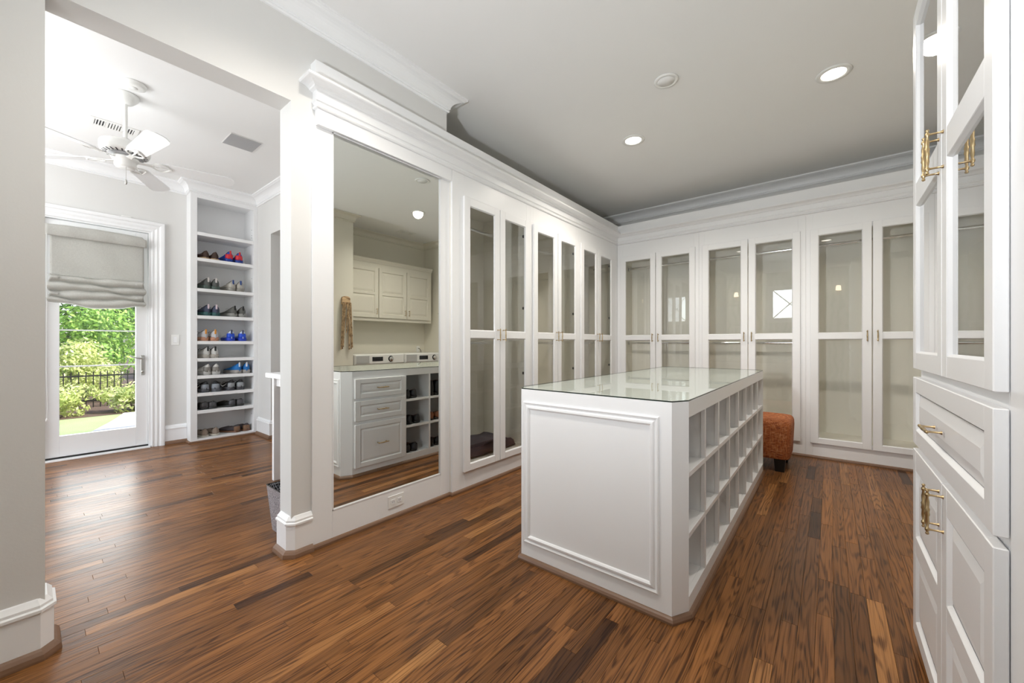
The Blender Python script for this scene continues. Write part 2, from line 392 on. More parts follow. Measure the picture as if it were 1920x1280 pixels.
# mirror
t = thing('wall_mirror', (XL, 1.523, .18), 'tall frameless mirror in white panelling, reflecting the island and laundry cabinets', 'mirror')
MB().box(XL + .001, XL + .006, 1.117, 1.929, .182, 2.370).build('mirror_glass', M['mirror'], t)
mb = MB(); a0, a1, b0, b1 = 1.115, 1.931, .18, 2.372
for q in ((a0, a0 + .006, b0, b1), (a1 - .006, a1, b0, b1), (a0, a1, b0, b0 + .006), (a0, a1, b1 - .005, b1)):
    mb.box(XL + .006, XL + .016, q[0], q[1], q[2], q[3])
mb.build('edge_bead', M['white'], t)

# ------------------------------------------------------------------ handles
def handle(parent, T, u, z, horiz=False, L=.105, name='handle', m=None, r=1.0):
    """turned pull standing off a door; T maps (u, n, z)"""
    mb = MB(T)
    def P3(s, n): return (u + s, n, z) if horiz else (u, n, z + s)
    prof = [(-.5, .0015), (-.49, .004), (-.46, .0045), (-.44, .0025), (-.40, .0055), (-.36, .0055), (-.33, .003), (-.22, .0052), (-.10, .0042), (-.06, .0062), (0, .005),
            (.06, .0062), (.10, .0042), (.22, .0052), (.33, .003), (.36, .0055), (.40, .0055), (.44, .0025), (.46, .0045), (.49, .004), (.5, .0015)]
    mb.tube([P3(s * L, .032) for s, q in prof], [q * r for s, q in prof], 8)
    for sgn in (-1, 1):
        mb.tube([P3(sgn * .38 * L, .0), P3(sgn * .38 * L, .006), P3(sgn * .38 * L, .02), P3(sgn * .38 * L, .032)], [.006 * r, .003 * r, .0028 * r, .0038 * r], 8)
    return mb.build(name, m or M['brass'], parent)

def hframe(mb, u0, u1, z0, z1, n0, n1, st, rails):
    """stiles and rails; rails = list of (z0, z1)"""
    mb.bbox(u0, u0 + st, n0, n1, z0, z1, .002); mb.bbox(u1 - st, u1, n0, n1, z0, z1, .002)
    for a, b in rails: mb.bbox(u0 + st - .001, u1 - st + .001, n0, n1 - .0004, a, b, .002)
def bevel_rim(mb, u0, u1, z0, z1, n_out, n_in, wd=.012):
    """sloped sticking inside an opening, sunk from n_out to n_in"""
    V = [(u0, n_out, z0), (u1, n_out, z0), (u1, n_out, z1), (u0, n_out, z1), (u0 + wd, n_in, z0 + wd), (u1 - wd, n_in, z0 + wd), (u1 - wd, n_in, z1 - wd), (u0 + wd, n_in, z1 - wd)]
    mb.add(V, [(0, 1, 5, 4), (1, 2, 6, 5), (2, 3, 7, 6), (3, 0, 4, 7)])
def raised(mb, u0, u1, z0, z1, n_back, n_top, wd=.03):
    V = [(u0, n_back, z0), (u1, n_back, z0), (u1, n_back, z1), (u0, n_back, z1), (u0 + wd, n_top, z0 + wd), (u1 - wd, n_top, z0 + wd), (u1 - wd, n_top, z1 - wd), (u0 + wd, n_top, z1 - wd),
         (u0, n_back - .006, z0), (u1, n_back - .006, z0), (u1, n_back - .006, z1), (u0, n_back - .006, z1)]
    mb.add(V, [(0, 1, 5, 4), (1, 2, 6, 5), (2, 3, 7, 6), (3, 0, 4, 7), (4, 5, 6, 7), (8, 9, 1, 0), (9, 10, 2, 1), (10, 11, 3, 2), (11, 8, 0, 3), (11, 10, 9, 8)])
def glass_door(parent, T, u0, u1, z0, z1, rails, st, n0, n1, hu, hz, hinge_u=None, hl=.105, hr=1.0):
    mb = MB(T); hframe(mb, u0, u1, z0, z1, n0, n1, st, rails)
    panes = [(rails[i][1], rails[i + 1][0]) for i in range(len(rails) - 1)]
    d = mb.build('door', M['white'], parent)
    for a, b in panes:
        rm = MB(T); bevel_rim(rm, u0 + st, u1 - st, a, b, n1 - .003, n1 - .012, .006); rm.build('glazing_bead', M['white'], d)
        g = MB(T); g.box(u0 + st - .004, u1 - st + .004, n1 - .015, n1 - .011, a - .004, b + .004); g.build('glass_pane', M['glass'], d)
    handle(d, MB_T_off(T, n1), hu, hz, L=hl, r=hr)
    if hinge_u is not None:
        for z in (z0 + .16, z0 + .72, z0 + (z1 - z0) * .62, z1 - .14):
            hm = MB(T); sg = 1 if hinge_u > (u0 + u1) / 2 else -1
            hm.bbox(hinge_u - .045 * sg, hinge_u + .005 * sg, n0 - .03, n0 - .002, z - .012, z + .012, .003); hm.build('hinge', M['dark'], d)
    return d
def MB_T_off(T, n): return lambda u, k, z: T(u, k + n, z)

TL = lambda u, n, z: (XC + n, u, z)          # left run: u = Y, out = +X
TB = lambda u, n, z: (u, YB - n, z)          # back run: u = X, out = -Y
TR = lambda u, n, z: (.272 - n, u, z)        # right tower: u = Y, out = -X
TI = lambda u, n, z: (-1.33 - n, u, z)       # island side facing the mirror
def wardrobe(T, a, b, d0, w_, depth, label, two_rods=True, left_end=0, hingeside=True, orient=1):
    c = T((a + b) / 2, -depth / 2, 0)
    t = thing('wardrobe_cabinet', (c[0], c[1], 0), label, 'cabinet', 'glass-fronted closet cabinets')
    g = .0003
    mb = MB(T)
    mb.box(a + g, a + .02, -depth, -.022, .0, 2.45).box(b - .02, b - g, -depth, -.022, .0, 2.45)
    mb.box(a + .02, b - .02, -depth, -depth + .012, .0, 2.45).box(a + .02, b - .02, -depth + .012, -.022, .17, .19).box(a + .02, b - .02, -depth + .012, -.022, 2.40, 2.42)
    mb.build('carcass', M['inner'], t)
    mb = MB(T); e = d0 + 2 * w_ + .01
    mb.bbox(a + g, d0 + .02, -.02, 0, .0, 2.459, .001).bbox(e - .02, b - g, -.02, 0, .0, 2.459, .001)
    mb.bbox(d0 + .02, e - .02, -.02, 0, .0, .19, .001).bbox(d0 + .02, e - .02, -.02, 0, 2.25, 2.459, .001)
    mb.build('face_frame', M['white'], t)
    rails = [(.152, .205), (1.192, 1.252), (2.228, 2.292)]
    glass_door(t, T, d0, d0 + w_, .152, 2.292, rails, .064, .002, .023, d0 + w_ - .032, 1.222, d0 + .01 if hingeside else None)
    glass_door(t, T, d0 + w_ + .008, d0 + 2 * w_ + .008, .152, 2.292, rails, .064, .002, .023, d0 + w_ + .04, 1.222, d0 + 2 * w_ if hingeside else None)
    for z in ([2.185, 1.155] if two_rods else [2.185]):
        mb = MB(T); mb.tube([(a + .021, -.32, z), (b - .021, -.32, z)], .0155, 12); mb.build('clothes_rod', M['chrome'], t)
        for q in (a + .021, b - .021):
            s_ = 1 if q == a + .021 else -1
            mb = MB(T); mb.bbox(q, q + .012 * s_, -.345, -.295, z - .025, z + .025, .003); mb.build('rod_socket', M['chrome'], t)
    return t
lw = .42
wardrobe(TL, 2.02, 3.012, 2.127, lw, .6, 'glass-door cabinet right beside the mirror, dark bag on its floor', True)
wardrobe(TL, 3.012, 3.932, 3.045, lw, .6, 'middle glass-door cabinet of the left wall, between two alike')
wardrobe(TL, 3.932, 4.984, 3.965, lw, .6, 'last glass-door cabinet of the left wall, in the room corner')
wardrobe(TB, -2.214, -1.20, -2.161, .4575, .46, 'back-wall glass-door cabinet nearest the room corner, behind the island', orient=-1)
wardrobe(TB, -1.20, -.19, -1.158, .4575, .46, 'middle glass-door cabinet of the back wall, above the orange ottoman')
wardrobe(TB, -.19, .858, -.153, .4575, .46, 'rightmost glass-door cabinet of the back wall, beside the tall tower', False)

# dark purple bag on the floor of the first cabinet
t = thing('storage_bag', (-2.45, 2.55, .19), 'dark purple folded fabric bag on the cabinet floor next to the mirror', 'bag')
mb = MB(); rs = []
for i in range(15):
    u = i / 14; yy = 2.20 + .72 * u; hh = .11 * (math.sin(PI * min(1, max(0, u))) ** .35) + .012 * math.sin(u * 17)
    ring = []
    for k in range(12):
        a = 2 * PI * k / 12; cx_ = -2.46 + .19 * math.copysign(abs(math.cos(a)) ** .5, math.cos(a)) * (.75 + .25 * math.sin(PI * u) ** .4)
        ring.append((cx_, yy, .192 + max(hh, .01) * (.5 + .5 * math.copysign(abs(math.sin(a)) ** .6, math.sin(a))) + (.012 * math.sin(k * 2.3 + i) if math.sin(a) > .2 else 0)))
    rs.append(ring)
mb.rings(rs)
M['purple'] = paint('dark_purple_cloth', (.028, .016, .032), .75, .4, 300, .004)
mb.build('bag_body', M['purple'], t)
MB().tube([(-2.30, 2.42, .27), (-2.275, 2.44, .30), (-2.27, 2.52, .315), (-2.275, 2.60, .30), (-2.30, 2.62, .27)], .008, 6).build('strap', M['purple'], t)

# ------------------------------------------------------------------ island
IX0, IX1, IY0, IY1 = -1.33, -.46, 1.668, 4.16
t = isl = thing('closet_island', (-.895, 2.9, 0), 'white island with open shoe cubbies and panelled end under a glass top', 'island')
c = .045
poly = [(IX0 + c, IY0), (IX1 - c, IY0), (IX1, IY0 + .08), (IX1, IY1 - .06), (IX1 - c, IY1), (IX0 + c, IY1), (IX0, IY1 - .06), (IX0, IY0 + .08)]
mb = MB()
# corner posts, end panels
mb.prism([(IX0 + c, IY0), (IX1 - c, IY0), (IX1, IY0 + .08), (IX1 - .02, IY0 + .082), (IX0 + .02, IY0 + .082), (IX0, IY0 + .08)], .0, .905)
mb.build('end_panel', M['white'], t); mb = MB()
mb.prism([(IX0 + c, IY1), (IX1 - c, IY1), (IX1, IY1 - .06), (IX1 - .02, IY1 - .062), (IX0 + .02, IY1 - .062), (IX0, IY1 - .06)], .0, .905)
mb.build('end_panel', M['white'], t)
mb = MB(); mb.box(IX0 + .02, IX1 - .02, 1.75, 4.098, .0, .085).box(IX0 + .02, IX1 - .02, 1.75, 4.098, .842, .905).box(-.905, -.885, 1.75, 4.098, .085, .842)
mb.build('carcass', M['white'], t)
# right face frame and cubbies
pit = .2915; ys = [1.752 + i * pit for i in range(9)]
mb = MB(); mb.bbox(IX1 - .02, IX1, 1.748, 4.10, .0, .085, .001).bbox(IX1 - .02, IX1, 1.748, 4.10, .838, .905, .001)
for i, y in enumerate(ys):
    if i in (0, 8): continue
    mb.bbox(IX1 - .019, IX1 - .0005, y - .021, y, .085, .838, .001)
for z in (.328, .584): mb.bbox(IX1 - .019, IX1 - .0008, 1.752, 4.084, z, z + .022, .001)
mb.build('face_frame', M['white'], t)
for y in ys[1:8]:
    MB().box(-.885, IX1 - .019, y - .016, y - .004, .085, .838).build('divider', M['white'], t)
for z in (.332, .588):
    MB().box(-.8848, IX1 - .0195, 1.752, 4.084, z, z + .014).build('shelf', M['white'], t)
# left face: three drawers then cubbies
ysl = [2.298 + i * .2945 for i in range(7)]
mb = MB(); mb.bbox(IX0, IX0 + .02, 1.748, 4.10, .0, .085, .001).bbox(IX0, IX0 + .02, 1.748, 4.10, .842, .905, .001).bbox(IX0, IX0 + .02, 1.748, ysl[0], .085, .842, .001)
for y in ysl[1:]: mb.bbox(IX0 + .0005, IX0 + .019, y - .02, y + (.0 if y < 4 else .03), .085, .842, .001)
for z in (.336, .590): mb.bbox(IX0 + .0008, IX0 + .019, ysl[0], 4.084, z, z + .022, .001)
mb.build('face_frame', M['white'], t)
MB().box(IX0 + .019, -.905, ysl[0] - .012, ysl[0], .085, .842).build('divider', M['white'], t)
for y in ysl[1:6]:
    MB().box(IX0 + .019, -.905, y - .016, y - .004, .085, .842).build('divider', M['white'], t)
for z in (.340, .594):
    MB().box(IX0 + .0195, -.9052, ysl[0], 4.084, z, z + .014).build('shelf', M['white'], t)
for z0, z1 in ((.077, .449), (.478, .650), (.674, .842)):
    mb = MB(TI); y0, y1 = 1.765, 2.277
    hframe(mb, y0, y1, z0, z1, .0005, .02, .05, [(z0, z0 + .04), (z1 - .04, z1)])
    bevel_rim(mb, y0 + .05, y1 - .05, z0 + .04, z1 - .04, .0195, .010, .008)
    raised(mb, y0 + .056, y1 - .056, z0 + .046, z1 - .046, .008, .0165, .02)
    d = mb.build('drawer', M['white'], t); handle(d, MB_T_off(TI, .02), (y0 + y1) / 2, (z0 + z1) / 2, True, .11)
# moulded panel on the near end
mb = MB(); X0, X1, Z0, Z1 = -1.268, -.556, .098, .842
TE = lambda u, n, z: (u, IY0 - n, z)
def pm(T, X0, X1, Z0, Z1, prof):
    rs = []
    for o, n in prof:
        rs.append([T(X0 + o, n, Z0 + o), T(X1 - o, n, Z0 + o), T(X1 - o, n, Z1 - o), T(X0 + o, n, Z1 - o)])
    m_ = MB(); m_.rings(rs, cap=False, smooth=False); return m_
pm(TE, X0, X1, Z0, Z1, [(0, 0), (0, .006), (.005, .009), (.010, .007), (.014, .0035), (.018, .0035), (.024, .010), (.032, .011), (.038, .006), (.041, .0)]).build('panel_moulding', M['white'], t)
# shoe moulding round the foot
pl = [(IX0 + c, IY0), (IX1 - c, IY0), (IX1, IY0 + .08), (IX1, IY1 - .06), (IX1 - c, IY1), (IX0 + c, IY1), (IX0, IY1 - .06), (IX0, IY0 + .08)]
MB().sweep([(0, 0), (.018, 0), (.018, .010), (.013, .020), (.006, .026), (0, .027)], pl, 1, True).build('shoe_moulding', M['oakx'], t)
def inset(poly, d):
    cx_ = sum(p[0] for p in poly) / len(poly); cy_ = sum(p[1] for p in poly) / len(poly)
    return [(x + math.copysign(d, cx_ - x), y + math.copysign(d, cy_ - y)) for x, y in poly]
MB().prism(pl, .9052, .9065).build('top_board', M['white'], t)
MB().prism(inset(pl, .0015), .9067, .9118).build('glass_top', M['topglass'], t)
mb = MB(); g0 = inset(pl, .0012); g1 = inset(pl, -.001); n = len(pl)
mb.add([(x, y, .9066) for x, y in g0] + [(x, y, .9066) for x, y in g1] + [(x, y, .9120) for x, y in g1] + [(x, y, .9120) for x, y in g0],
       [(i, (i + 1) % n, n + (i + 1) % n, n + i) for i in range(n)] + [(n + i, n + (i + 1) % n, 2 * n + (i + 1) % n, 2 * n + i) for i in range(n)] + [(2 * n + i, 2 * n + (i + 1) % n, 3 * n + (i + 1) % n, 3 * n + i) for i in range(n)])
mb.build('glass_edge', M['glassedge'], t)

# ------------------------------------------------------------------ right tower
t = thing('linen_tower', (.56, 1.68, 0), 'tall white tower at the right edge with glass upper doors, drawer and panelled doors', 'cabinet')
Y0, Y1, YM = 1.19, 2.165, 1.6575
mb = MB(); mb.box(.30, .855, 1.00, 1.02, 0, 2.45).box(.30, .855, Y1 - .02, Y1, 0, 2.45).box(.84, .855, 1.02, Y1 - .02, 0, 2.45)
mb.box(.30, .84, 1.02, Y1 - .02, 2.43, 2.45).box(.30, .84, 1.02, Y1 - .02, 1.03, 1.05).box(.30, .84, 1.02, Y1 - .02, .745, .76).box(.30, .84, 1.02, Y1 - .02, .05, .07)
mb.box(.295, .84, 1.17, 1.185, .07, 2.43)
mb.build('carcass', M['inner'], t)
for z in (1.42, 1.71, 2.05): MB().box(.33, .838, 1.19, Y1 - .022, z, z + .018).build('shelf', M['inner'], t)
mb = MB(TR); mb.bbox(.96, 1.21, -.028, -.001, 0, 2.45, .001).bbox(Y1 - .03, Y1, -.028, -.001, 0, 2.45, .001).bbox(1.21, Y1 - .03, -.028, -.001, 2.38, 2.45, .001)
mb.bbox(1.21, Y1 - .03, -.028, -.001, 1.0, 1.07, .001).bbox(1.21, Y1 - .03, -.028, -.001, .735, .785, .001).bbox(1.21, Y1 - .03, -.028, -.001, 0, .08, .001).bbox(YM - .015, YM + .015, -.027, -.002, .0805, 2.3795, .001)
mb.build('face_frame', M['white'], t)
MB(TR).sweep([(0, 0), (.02, 0), (.02, .02), (.012, .034), (0, .04)], [(0, 0), (1, 0)]) if False else None
MB().sweep([(0, 0), (.02, 0), (.02, .02), (.014, .033), (0, .04)], [(.30, Y1 + .001), (.272, Y1 + .001), (.272, .96)], -1).build('shoe_moulding', M['oakx'], t)
rails = [(1.054, 1.115), (1.664, 1.748), (2.34, 2.404)]
glass_door(t, TR, 1.20, YM - .003, 1.054, 2.404, rails, .058, .0005, .022, 1.632, 1.70, None, .13, .95)
glass_door(t, TR, YM + .003, 2.155, 1.054, 2.404, rails, .058, .0005, .022, 1.690, 1.70, None, .13, .95)
def panel_door(name, parent, T, u0, u1, z0, z1, st, openings, n1=.022, m=None):
    mb = MB(T); m = m or M['white']
    rails = [(z0, openings[0][0])] + [(openings[i][1], openings[i + 1][0]) for i in range(len(openings) - 1)] + [(openings[-1][1], z1)]
    hframe(mb, u0, u1, z0, z1, .0005, n1, st, rails)
    d = mb.build(name, m, parent)
    for a, b in openings:
        p = MB(T); bevel_rim(p, u0 + st, u1 - st, a, b, n1 - .001, n1 - .011, .009)
        raised(p, u0 + st + .009, u1 - st - .009, a + .009, b - .009, n1 - .012, n1 - .004, .035); p.build('panel', m, d)
    return d
d = panel_door('drawer', t, TR, 1.20, 2.155, .770, 1.022, .058, [(.826, .966)])
handle(d, MB_T_off(TR, .022), 1.70, .893, True, .13, r=.95)
d = panel_door('door', t, TR, 1.20, YM - .003, .05, .748, .058, [(.106, .359), (.426, .672)])
handle(d, MB_T_off(TR, .022), 1.632, .665, L=.13, r=.95)
d = panel_door('door', t, TR, YM + .003, 2.155, .05, .748, .058, [(.106, .359), (.426, .672)])
handle(d, MB_T_off(TR, .022), 1.690, .665, L=.13, r=.95)

# ------------------------------------------------------------------ ottoman
def tweed():
    m = mat('orange_tweed', (.42, .13, .04), .85); nt, N, L, b = nodes(m)
    tc = N.new('ShaderNodeTexCoord')
    def band(sc_, ):
        v = N.new('ShaderNodeVectorMath'); v.operation = 'MULTIPLY'; v.inputs[1].default_value = sc_; L.new(tc.outputs['Object'], v.inputs[0])
        n = N.new('ShaderNodeTexNoise'); n.inputs['Scale'].default_value = 1; n.inputs['Detail'].default_value = 2; L.new(v.outputs[0], n.inputs['Vector']); return n
    a = band((30, 30, 330)); c_ = band((260, 260, 12))
    mx = N.new('ShaderNodeMath'); mx.operation = 'MAXIMUM'; L.new(a.outputs['Fac'], mx.inputs[0]); L.new(c_.outputs['Fac'], mx.inputs[1])
    cr = N.new('ShaderNodeValToRGB'); e = cr.color_ramp.elements; e[0].position = .42; e[0].color = (.16, .035, .015, 1); e[1].position = .78; e[1].color = (.75, .42, .22, 1)
    x = cr.color_ramp.elements.new(.58); x.color = (.46, .13, .03, 1)
    L.new(mx.outputs[0], cr.inputs[0]); L.new(cr.outputs[0], b.inputs['Base Color'])
    bp = N.new('ShaderNodeBump'); bp.inputs['Strength'].default_value = .5; bp.inputs['Distance'].default_value = .004; L.new(mx.outputs[0], bp.inputs['Height']); L.new(bp.outputs[0], b.inputs['Normal'])
    return m
M['tweed'] = tweed()
t = thing('ottoman', (-.62, 4.46, 0), 'orange tweed upholstered ottoman on black legs behind the island', 'ottoman')
mb = MB(); rs = []
for z, q in ((.115, .0), (.116, .012), (.13, .016), (.25, .022), (.38, .028), (.42, .026), (.445, .018), (.458, .004), (.464, -.02), (.466, -.06)):
    hx, hy = .33 + q, .225 + q; ring = []
    for k in range(40):
        a = 2 * PI * (k + .5) / 40; e_ = .22
        ring.append((-.62 + hx * math.copysign(abs(math.cos(a)) ** e_, math.cos(a)), 4.455 + hy * math.copysign(abs(math.sin(a)) ** e_, math.sin(a)), z))
    rs.append(ring)
mb.rings(rs); mb.build('cushion', M['tweed'], t)
for sx in (-1, 1):
    for sy in (-1, 1):
        lx, ly = -.62 + sx * .27, 4.455 + sy * .18
        mb = MB(); mb.rings([[(lx - r_, ly - r_, z), (lx + r_, ly - r_, z), (lx + r_, ly + r_, z), (lx - r_, ly + r_, z)] for r_, z in ((.034, 0), (.043, .115))], smooth=False)
        mb.build('leg', M['black'], t)

# ------------------------------------------------------------------ ceiling fittings in the closet
def downlight(x, y, label, power=14):
    t = thing('recessed_light', (x, y, H), label, 'light', 'recessed ceiling lights')
    MB().lathe([(.070, -.001), (.098, -.001), (.100, -.004), (.097, -.009), (.072, -.011), (.068, -.006), (.066, -.001)], (x, y, H), 32).build('trim_ring', M['plastic'], t)
    MB().lathe([(.0001, -.006), (.068, -.006), (.068, -.003), (.0001, -.003)], (x, y, H), 32).build('lens', M['lamp'], t)
    l = light('light_cone', 'SPOT', (x, y, H - .02), (0, 0, 0), power * 4, (1, .93, .84), spot_size=R(150), spot_blend=.8, shadow_soft_size=.07)
    l.parent = t; l.location = (0, 0, -.02)
downlight(.02, 3.475, 'lit round recessed ceiling light nearest the right tower', 20)
downlight(-1.39, 3.47, 'lit round recessed ceiling light above the middle of the island', 26)
downlight(-.05, .94, 'recessed ceiling light above the camera, seen in the glass doors', 4)
downlight(-1.39, .94, 'recessed ceiling light in front of the mirror wall, above the frame', 22)
t = thing('ceiling_speaker', (-.896, 2.83, H), 'round white unlit disc on the closet ceiling', 'speaker')
MB().lathe([(.0001, -.008), (.06, -.008), (.066, -.012), (.078, -.010), (.082, -.002), (.0001, -.001)], (-.896, 2.83, H), 32).build('rim', M['plastic'], t)
MB().lathe([(.0001, -.010), (.057, -.010), (.057, -.0085), (.0001, -.0085)], (-.896, 2.83, H), 32).build('grille', M['ceil'], t)
def vent(x0, x1, y0, y1, label, dark_=(0, 1), n=16, m=None):
    t = thing('air_vent', ((x0 + x1) / 2, (y0 + y1) / 2, H), label, 'vent')
    fr = .028
    mb = MB(); mb.bbox(x0, x1, y0, y0 + fr, H - .008, H - .0005, .002).bbox(x0, x1, y1 - fr, y1, H - .008, H - .0005, .002).bbox(x0, x0 + fr, y0 + fr, y1 - fr, H - .008, H - .0005, .002).bbox(x1 - fr, x1, y0 + fr, y1 - fr, H - .008, H - .0005, .002)
    mb.build('frame', M['plastic'], t)
    MB().box(x0 + fr, x1 - fr, y0 + fr, y1 - fr, H - .0018, H - .0006).build('backing', M['slot'], t)
    for i in range(n):
        yy = y0 + fr + (i + .5) * (y1 - y0 - 2 * fr) / n
        wd = .0022 if not (dark_[0] <= i < dark_[1]) else .0035
        mid = 4 <= i < n - 4
        k = .0085 if mid else .0028
        MB().box(x0 + fr, x1 - fr, yy - k * (y1 - y0 - .056) / .22 * 1.1 * (16 / n), yy + k * (16 / n) * (y1 - y0 - .056) / .22, H - .007, H - .002).build('slat', M['plastic'], t)
    return t
vent(-4.83, -4.66, .325, .62, 'white slatted vent on the ceiling behind the fan', n=14)
vent(.92, 1.08, 3.85, 4.13, 'ceiling vent over the laundry niche, seen in the mirror', n=12)
t = thing('speaker_grille', (-4.21, 1.255, H), 'square grey grille panel flush in the ceiling right of the fan', 'speaker')
MB().bbox(-4.345, -4.075, 1.125, 1.375, H - .006, H - .0005, .002).build('rim', M['plastic'], t)
MB().box(-4.338, -4.082, 1.132, 1.368, H - .0075, H - .0062).build('mesh_cover', M['grille'], t)
t = thing('smoke_detector', (-3.86, .48, H), 'flat white disc on the ceiling beside the fan canopy', 'detector')
MB().lathe([(.0001, -.03), (.05, -.03), (.066, -.022), (.07, -.004), (.07, -.0005), (.0001, -.0005)], (-3.86, .48, H), 28).build('housing', M['plastic'], t)
MB().lathe([(.0001, -.034), (.02, -.034), (.022, -.0305), (.0001, -.0305)], (-3.86, .48, H), 20).build('sensor_cap', M['plastic'], t)

# ------------------------------------------------------------------ ceiling fan
FX, FY, FZ = -4.08, .463, 2.52
t = thing('ceiling_fan', (FX, FY, H), 'white five-blade ceiling fan hanging in the left room', 'fan')
fm = M['plastic']
MB().lathe([(.0001, -.072), (.02, -.072), (.04, -.066), (.055, -.05), (.072, -.03), (.078, -.012), (.078, -.0005), (.0001, -.0005)], (FX, FY, H), 28).build('canopy', fm, t)
MB().tube([(FX, FY, H - .07), (FX, FY, FZ + .13)], .0125, 12).build('downrod', fm, t)
MB().lathe([(.0001, .155), (.022, .155), (.026, .13), (.05, .118), (.12, .112), (.138, .105), (.142, .09), (.14, .055), (.132, .035), (.11, .03), (.0001, .03)], (FX, FY, FZ), 36).build('motor_housing', fm, t)
MB().lathe([(.0001, .029), (.09, .029), (.095, .018), (.06, .012), (.0001, .012)], (FX, FY, FZ), 28).build('vent_ring', M['grille'], t)
MB().lathe([(.0001, .011), (.075, .011), (.08, .0), (.072, -.012), (.062, -.018), (.062, -.05), (.055, -.062), (.02, -.066), (.0001, -.066)], (FX, FY, FZ), 28).build('switch_housing', fm, t)
mb = MB()
for k in range(24):
    a = 2 * PI * k / 24; ca, sa = math.cos(a), math.sin(a)
    p = [(.10, -.004), (.125, -.004), (.125, .004), (.10, .004)]
    z0 = FZ + .026
    mb.add([(FX + r_ * ca - q * sa, FY + r_ * sa + q * ca, z0 + dz + (.006 if r_ > .11 else 0)) for dz in (0, .004) for r_, q in p], [(0, 1, 2, 3), (7, 6, 5, 4), (0, 4, 5, 1), (1, 5, 6, 2), (2, 6, 7, 3), (3, 7, 4, 0)])
mb.build('vent_fins', M['slot'], t)
for k, ang in enumerate((8, 80, 152, 224, 296)):
    a = R(ang); ca, sa = math.cos(a), math.sin(a); pitch = R(13)
    def TF(r_, q, z, ca=ca, sa=sa): return (FX + r_ * ca - q * math.cos(pitch) * sa, FY + r_ * sa + q * math.cos(pitch) * ca, FZ - .004 + z - q * math.sin(pitch))
    out = [(.20, -.050), (.20, .050), (.24, .056), (.60, .068), (.635, .060), (.66, .03), (.665, 0), (.66, -.03), (.635, -.060), (.60, -.068), (.24, -.056)]
    mb = MB(lambda x, y, z: TF(x, y, z)); mb.prism(out, 0, .006); b_ = mb.build('blade', M['white'], t)
    ir = MB(TF)
    ir.prism([(.065, -.016), (.065, .016), (.12, .012), (.15, .018), (.15, -.018), (.12, -.012)], -.006, -.001)
    for sg in (-1, 1):
        pts = [(.15, sg * .012, -.004), (.165, sg * .035, -.004), (.19, sg * .047, -.004), (.215, sg * .045, -.004), (.235, sg * .03, -.004), (.25, sg * .01, -.004), (.262, 0, -.004)]
        ir.tube(pts, .006, 6)
    ir.tube([(.15, 0, -.004), (.2, 0, -.004), (.262, 0, -.004)], .005, 6)
    ir.build('blade_iron', fm, b_)
c_ = MB().tube([(FX + .03, FY, FZ - .06), (FX + .03, FY, FZ - .155)], .0013, 5).build('pull_chain', M['nickel'], t)
MB().lathe([(.0005, .0), (.006, -.006), (.008, -.03), (.005, -.038), (.0005, -.04)], (FX + .03, FY, FZ - .155), 10).build('pull_knob', M['nickel'], c_)

# ------------------------------------------------------------------ glazed door, casing, blind
dr = struct(bpy.data.objects.new('door_1', None)); COL.objects.link(dr); dr.location = (XD, .48, 0)
dy0, dy1, dz0, dz1 = .106, .850, .03, 2.368
TD = lambda u, n, z: (XD - .03 + n, u, z)
mb = MB(TD); hframe(mb, dy0, dy1, dz0, dz1, -.045, 0, .098, [(dz0, .235), (2.27, dz1)])
mb.bbox(.2035, .7525, -.034, -.012, .912, .926, .003).bbox(.2035, .7525, -.034, -.012, 1.277, 1.289, .002).bbox(.2035, .7525, -.034, -.012, 1.63, 1.645, .003)
mb.build('door_leaf', M['white'], dr)
for a, b in ((.235, .912), (.926, 1.277), (1.289, 1.63), (1.645, 2.27)):
    g = MB(TD); g.box(.204, .752, -.026, -.020, a, b); g.build('glass_pane', M['glass'], dr)
mb = MB(TD); mb.bbox(.79, .822, 0, .008, .80, 1.02, .004); pl_ = mb.build('lever_plate', M['nickel'], dr)
mb = MB(TD); mb.tube([(.806, .008, .985), (.806, .045, .985), (.79, .05, .985), (.755, .05, .99), (.72, .05, 1.0), (.70, .05, 1.012)], [.009, .009, .009, .007, .006, .005], 8); mb.build('lever', M['nickel'], dr)
mb = MB(); mb.lathe([(.0001, 0), (.012, 0), (.012, .006), (.0001, .006)], (XD - .022, .806, .84), 16, 'x'); mb.build('lock_cylinder', M['nickel'], dr)
mb = MB(); mb.box(XD - .14, XD - .001, .0905, .1045, 0, 2.385).box(XD - .14, XD - .001, .8525, .8715, 0, 2.385).box(XD - .14, XD - .001, .1045, .8525, 2.371, 2.385)
mb.build('jamb', M['white'], dr)
mb = MB(); mb.bbox(XD - .14, XD + .05, .1, .86, 0, .016, .003); mb.build('threshold', M['white'], dr)
mb = MB(); mb.box(XD - .07, XD - .018, .106, .850, .0165, .0285); mb.build('weather_strip', M['black'], dr)
# casing: swept around the opening in the (Y, Z) plane
cp = [(0, 0), (0, .012), (.006, .016), (.018, .016), (.022, .012), (.03, .014), (.042, .020), (.05, .022), (.056, .018), (.062, .018), (.072, .022), (.078, .032), (.095, .036), (.108, .036), (.112, .030), (.112, 0)]
rs = []
for (yy, zz, my, mz) in ((.8715, .0, 1, 0), (.8715, 2.385, 1, 1), (.0905, 2.385, -1, 1), (.0905, .0, -1, 0)):
    rs.append([(XD + n_, yy + my * o_, zz + mz * o_) for o_, n_ in cp])
m_ = MB(); m_.rings(rs, smooth=False); trim(m_)

